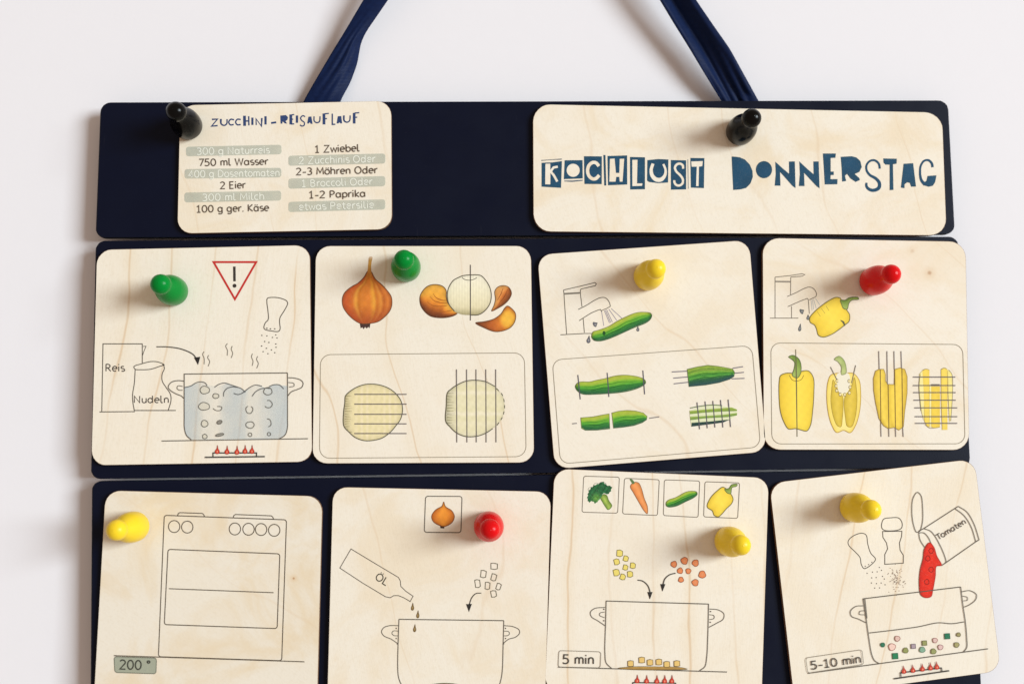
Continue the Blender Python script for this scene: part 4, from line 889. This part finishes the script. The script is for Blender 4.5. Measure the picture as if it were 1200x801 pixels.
pepper(c, [(670, 480), (720, 370), (820, 270), (880, 232), (930, 260), (985, 320), (1018, 390), (1000, 450), (930, 520), (860, 600), (820, 630), (765, 610), (740, 550), (680, 510)], [(905, 260), (960, 250), (1000, 200), (1075, 195), (1062, 222), (1005, 238), (985, 320), (940, 310)], y2)
c.done("boxed_pepper_print")
z = fr(700, 635, 8.276)
for i, (x, y) in enumerate(((217, 105), (277, 157), (188, 188), (273, 243), (345, 225), (185, 292), (247, 335), (318, 308))):
    a = .3 * math.sin(i * 2.3); s_ = (29, 24, 26, 23, 25, 29, 25, 26)[i]
    P = z([(x + s_ * (sx * math.cos(a) - sy * math.sin(a)), y + s_ * (sx * math.sin(a) + sy * math.cos(a))) for sx, sy in ((-.9, -1), (.2, -1.1), (1, -.6), (.95, .8), (.1, 1.15), (-1, .9))])
    c.poly(P, (232, 212, 112)); c.stroke(P, .8, (128, 114, 50), closed=True, smooth=False)
c.done("pepper_bits_print", "eight small yellow pieces")
for x, y, rr in ((743, 212, 29), (845, 178, 33), (952, 200, 31), (803, 275, 27), (883, 278, 25), (1018, 312, 34), (812, 362, 25), (950, 390, 31)):
    p = z([(x, y)])[0]; c.ell(p[0], p[1], rr / 8.276, rr / 8, .8, (150, 84, 52), fill=(226, 134, 84), jit=.07); c.ell(p[0], p[1], rr / 22, rr / 20, outline=False, fill=(240, 160, 110), fa=.8)
c.done("carrot_bits_print", "eight small orange slices")
arrow(c, z([(390, 365), (440, 375), (490, 420), (512, 480)]), z([(486, 481), (536, 481), (510, 552)]), 1.6); arrow(c, z([(760, 298), (700, 315), (655, 355), (638, 405)]), z([(611, 404), (661, 404), (632, 477)]), 1.6); c.done("curved_arrow")
z = fr(645, 690, 5.581)
lattice_pot(c, z, [[(365, 75), (362, 200), (357, 420), (365, 480), (400, 516)], [(1035, 95), (1030, 300), (1022, 450), (1010, 505), (975, 532)]],
            [(358, 118), (290, 125), (262, 150), (270, 180), (310, 205), (358, 238)], [(355, 148), (325, 155), (322, 170), (355, 185)],
            [(1040, 128), (1100, 135), (1135, 160), (1130, 195), (1090, 220), (1038, 248)], [(1040, 165), (1070, 172), (1070, 190), (1040, 198)])
c.lines([z([(365, 76), (1035, 96)]), z([(50, 508), (1155, 540)])], 1.2)
for x, y in ((350, 130), (350, 205), (1048, 145), (1046, 215)): c.ell(*z([(x, y)])[0], .8, .8, outline=False, fill=(90, 82, 72))
c.done("saucepan_drawing")
shaded(c, z([(445, 515), (560, 505), (700, 506), (850, 510), (895, 521), (700, 527), (500, 523)]), 0, [(0, (212, 166, 84)), (1, (150, 118, 66))], (110, 92, 60), .6, .1, 2)
for i, (x, y) in enumerate(((525, 485), (598, 462), (652, 478), (710, 475), (762, 490), (828, 485))):
    P = z([(x + 19 * a, y + 19 * b) for a, b in ((-1, -.8), (0, -1.05), (.95, -.85), (1, .8), (.1, 1), (-.95, .9))]); c.poly(P, (228, 192, 116)); c.stroke(P, .8, (120, 96, 56), closed=True, smooth=False)
c.done("fried_onion_print")
c.rrect(z([(56, 400), (331, 408), (326, 513), (51, 507)]), 2.8, .85, (128, 118, 104)); c.text("5 min", z([(82, 485)])[0], z([(281, 487)])[0], 10.3, (70, 64, 58), .95); c.done("time_label", "outlined label reading 5 min")
burner(z, [(538, 609), (822, 613)], [[(540, 610), (538, 632)], [(820, 613), (820, 636)]], [(490, 634), (880, 642)], [(568, 609), (630, 611), (697, 612), (748, 611), (795, 611)], 9.2, 4.6)

# ---- card: tomatoes into the pot --------------------------------------------------------------------------------------
c = Card("picture_card", "tilted wooden card drawn with a tin of red tomatoes pouring into a pot", "card",
         [(901.6, 565.6), (1142, 537.2), (1173, 785.6), (930.5, 818)], wood("maple_tomato", 17.9, .024, .50, .3, -.30, wavy=.5), 14, GRP)
z = fr(985, 570, 5.935)
c.stroke(z([(60, 365), (100, 335), (150, 322), (178, 335), (190, 400), (210, 460), (243, 500), (235, 520), (165, 568), (145, 540), (135, 490), (100, 450), (60, 410), (52, 388)]), 1.05, closed=True)
for x, y in ((172, 552), (195, 540), (218, 524), (185, 600), (222, 592), (255, 590), (270, 560), (285, 580), (217, 632), (248, 630), (292, 622), (305, 640), (215, 668), (250, 672), (283, 668), (310, 680), (238, 703), (272, 702)): c.ell(*z([(x, y)])[0], .7, .7, outline=False, fill=(100, 88, 80))
c.done("salt_shaker_drawing")
c.stroke(z([(285, 270), (300, 225), (350, 215), (405, 217), (428, 250), (425, 285), (400, 300), (310, 303), (290, 290)]), 1.05, closed=True)
c.stroke(z([(293, 310), (427, 308), (425, 345), (410, 390), (415, 440), (437, 475), (437, 530), (308, 538), (308, 470), (328, 430), (320, 390), (295, 350)]), 1.05, closed=True, smooth=False)
for _ in range(85):
    x, y = 388 + random.gauss(0, 27), 628 + random.gauss(0, 36); c.ell(*z([(x, y)])[0], .42, .42, outline=False, fill=random.choice([(110, 92, 84), (150, 120, 104), (130, 104, 90)]))
c.done("pepper_mill_drawing")
c.stroke(z([(535, 38), (560, 60), (572, 150), (570, 250), (550, 310), (530, 315), (510, 270), (497, 180), (505, 80)]), 1.0, closed=True)
for P in ([(580, 290), (630, 310), (690, 400), (735, 520), (730, 530)], [(820, 135), (880, 175), (930, 260), (965, 368)], [(795, 150), (860, 200), (910, 280), (942, 382)], [(545, 320), (580, 320), (610, 350), (632, 396)], [(545, 320), (555, 370), (586, 420)]): c.stroke(z(P), 1.0)
c.lines([z([(545, 308), (580, 290), (820, 135)]), z([(965, 368), (942, 382), (730, 530), (702, 548)])], 1.0)
c.text("Tomaten", z([(682, 370)])[0], z([(874, 254)])[0], 6.4, (86, 78, 72), .95); c.done("tin_drawing", "outlined tin lettered Tomaten")
tm = z([(620, 388), (650, 420), (670, 480), (702, 545), (668, 552), (660, 620), (642, 720), (630, 762), (592, 770), (560, 750), (549, 680), (555, 580), (575, 500), (585, 430)])
shaded(c, tm, 90, [(0, (214, 40, 24)), (.3, (226, 48, 28)), (.8, (222, 44, 26)), (1, (202, 36, 24))], (176, 40, 26), .8, .06, 2, .06)
for x, y in ((630, 445), (607, 497), (630, 575), (600, 660)): c.ell(*z([(x, y)])[0], 2.6, 3.0, .9, (150, 28, 20), jit=.05)
c.done("tomato_print")
z = fr(985, 670, 6.117)
lattice_pot(c, z, [[(163, 190), (180, 300), (205, 480), (225, 590), (245, 632), (275, 652)], [(862, 105), (880, 250), (895, 350), (906, 480), (905, 540), (880, 573)], [(175, 190), (190, 330)], [(205, 435), (400, 412), (560, 390), (700, 362), (800, 368), (888, 355)]],
            [(165, 240), (110, 245), (72, 280), (80, 315), (130, 335), (185, 362)], [(175, 275), (140, 280), (135, 300), (175, 305)],
            [(868, 140), (930, 132), (975, 160), (970, 195), (930, 230), (888, 250)], [(875, 170), (910, 180), (910, 200), (880, 205)])
c.lines([z([(163, 190), (862, 105)]), [(946.8, 788.4), (1158, 759.6)]], 1.2); c.done("saucepan_drawing")
for x, y, rr, f1, o1, sq in ((408, 475, 20, (222, 190, 176), (160, 104, 96), 0), (370, 535, 26, (238, 204, 190), (176, 116, 106), 0), (678, 488, 18, (220, 190, 180), (164, 108, 106), 0), (717, 537, 19, (222, 190, 184), (160, 110, 112), 0),
                         (765, 458, 22, (42, 118, 86), (38, 96, 72), 1), (392, 600, 23, (40, 126, 84), (34, 100, 66), 1), (303, 520, 16, (46, 116, 86), (40, 98, 76), 0), (467, 560, 20, (148, 152, 92), (112, 112, 66), 0), (602, 507, 19, (150, 152, 96), (106, 106, 66), 1),
                         (667, 567, 20, (152, 156, 98), (110, 110, 66), 0), (833, 520, 19, (168, 160, 108), (112, 104, 70), 0), (847, 447, 15, (160, 150, 100), (112, 104, 70), 0), (587, 555, 21, (134, 172, 146), (96, 130, 106), 0), (522, 530, 18, (170, 152, 160), (112, 98, 108), 1)):
    p = z([(x, y)])[0]; k = rr / 6.117 * .93
    if sq:
        P = [(p[0] + k * a, p[1] + k * b) for a, b in ((-.9, -.85), (.85, -.95), (1, .85), (-.8, 1))]; c.poly(P, f1); c.stroke(P, .8, o1, closed=True, smooth=False)
    else:
        c.ell(p[0], p[1], k, k, .85, o1, fill=f1, jit=.06); c.ell(p[0] + .2, p[1] - .3, k * .45, k * .38, outline=False, fill=tuple(min(255, q + 22) for q in f1), fa=.6)
c.done("vegetable_bits_print", "green, pink and olive pieces in the pot")
burner(z, [(430, 720), (727, 685)], [[(431, 720), (434, 750)], [(725, 685), (728, 710)]], [(383, 763), (780, 705)], [(457, 722), (522, 715), (590, 706), (648, 698), (693, 692)], 8.8, 4.6, -8)
z = fr(930, 740, 9.23)
c.rrect(z([(130, 280), (740, 190), (758, 350), (155, 445)]), 3, .85, (128, 118, 104)); c.text("5-10 min", z([(196, 404)])[0], z([(727, 330)])[0], 9.2, (72, 64, 58), .95); c.done("time_label", "outlined label reading 5-10 min")

# ------------------------------------------------------------------ pawn magnets
def lathe(prof, n=40):
    V, F = [], []
    for (r, h) in prof:
        for i in range(n):
            a = 2 * math.pi * i / n; V.append((r * U * math.cos(a), -h * U, r * U * math.sin(a)))
    for k in range(len(prof) - 1):
        for i in range(n):
            j = (i + 1) % n; F.append([k * n + i, k * n + j, (k + 1) * n + j, (k + 1) * n + i])
    F.append(list(range(n))); F.append([(len(prof) - 1) * n + i for i in range(n)][::-1])
    return V, F
HEAD_H, HEAD_R = 57.5, 11.4
body_prof = [(13.5, 2.2), (15.6, 2.6), (16.8, 4.2), (17.2, 8), (17.3, 15), (16.8, 22), (15.5, 28.5), (13.2, 34.5), (10.6, 40), (8.7, 44.5), (7.9, 48), (7.6, 52)]
bp = smooth_path(body_prof, False)
head_prof = [(HEAD_R * math.sin(t), HEAD_H - HEAD_R * math.cos(t)) for t in np.linspace(.42, math.pi - .0005, 24)]
def tapered(name, label, px, py, paint, tilt=0):
    # (px, py) = where the middle of the foot stands on its card
    loc = W([(px, py)], H_CARD)[0]; loc[1] -= 0.0
    e = empty(name, label, "magnet", tuple(loc), 0, "coloured pawn magnets holding the cards")
    e.rotation_euler = (Matrix.Rotation(math.radians(tilt), 3, "Z") @ Matrix.Rotation(random.uniform(0, 3), 3, "Y")).to_euler()
    V, F = lathe([(13.6, .15), (14.2, .35), (14.2, 2.6), (13.0, 2.8)]); mesh_obj("magnet_disc", V, F, [M_MAGNET], e, smooth=False)
    for nm, pr in (("body", bp), ("head", head_prof)):
        V, F = lathe([(max(q[0], .002), q[1]) for q in pr]); o = mesh_obj(nm, V, F, [PAINT[paint]], e, smooth=True)
        if nm == "body": o.data.set_sharp_from_angle(angle=math.radians(50))
    return e
PAWNS = [("black pawn magnet at the corner of the recipe card, overhanging the navy board", 221.5, 149, "black"),
         ("black pawn magnet at the top of the long card with blue lettering", 865.5, 156, "black"),
         ("green pawn magnet on the card with the red warning triangle", 204.6, 342.0, "green"),
         ("green pawn magnet standing between the brown onion and the peeled one", 476.3, 314.6, "green"),
         ("yellow pawn magnet on the card with the rinsed zucchini", 758.2, 324.6, "yellow"),
         ("red pawn magnet on the card with the rinsed yellow pepper", 1021.5, 330.5, "red"),
         ("yellow pawn magnet at the left edge of the stove card", 159.5, 616.2, "yellow", -3.5),
         ("red pawn magnet beside the small boxed onion on the oil bottle card", 572.4, 615.6, "red"),
         ("yellow pawn magnet under the boxed pepper, above the pot marked 5 min", 852.8, 633.2, "yellow"),
         ("yellow pawn magnet above the salt shaker on the tomato tin card", 998.8, 593.8, "yellow")]
for lab, x, y, k, *t in PAWNS: tapered("pawn_magnet", lab, x, y, k, t[0] if t else 0)
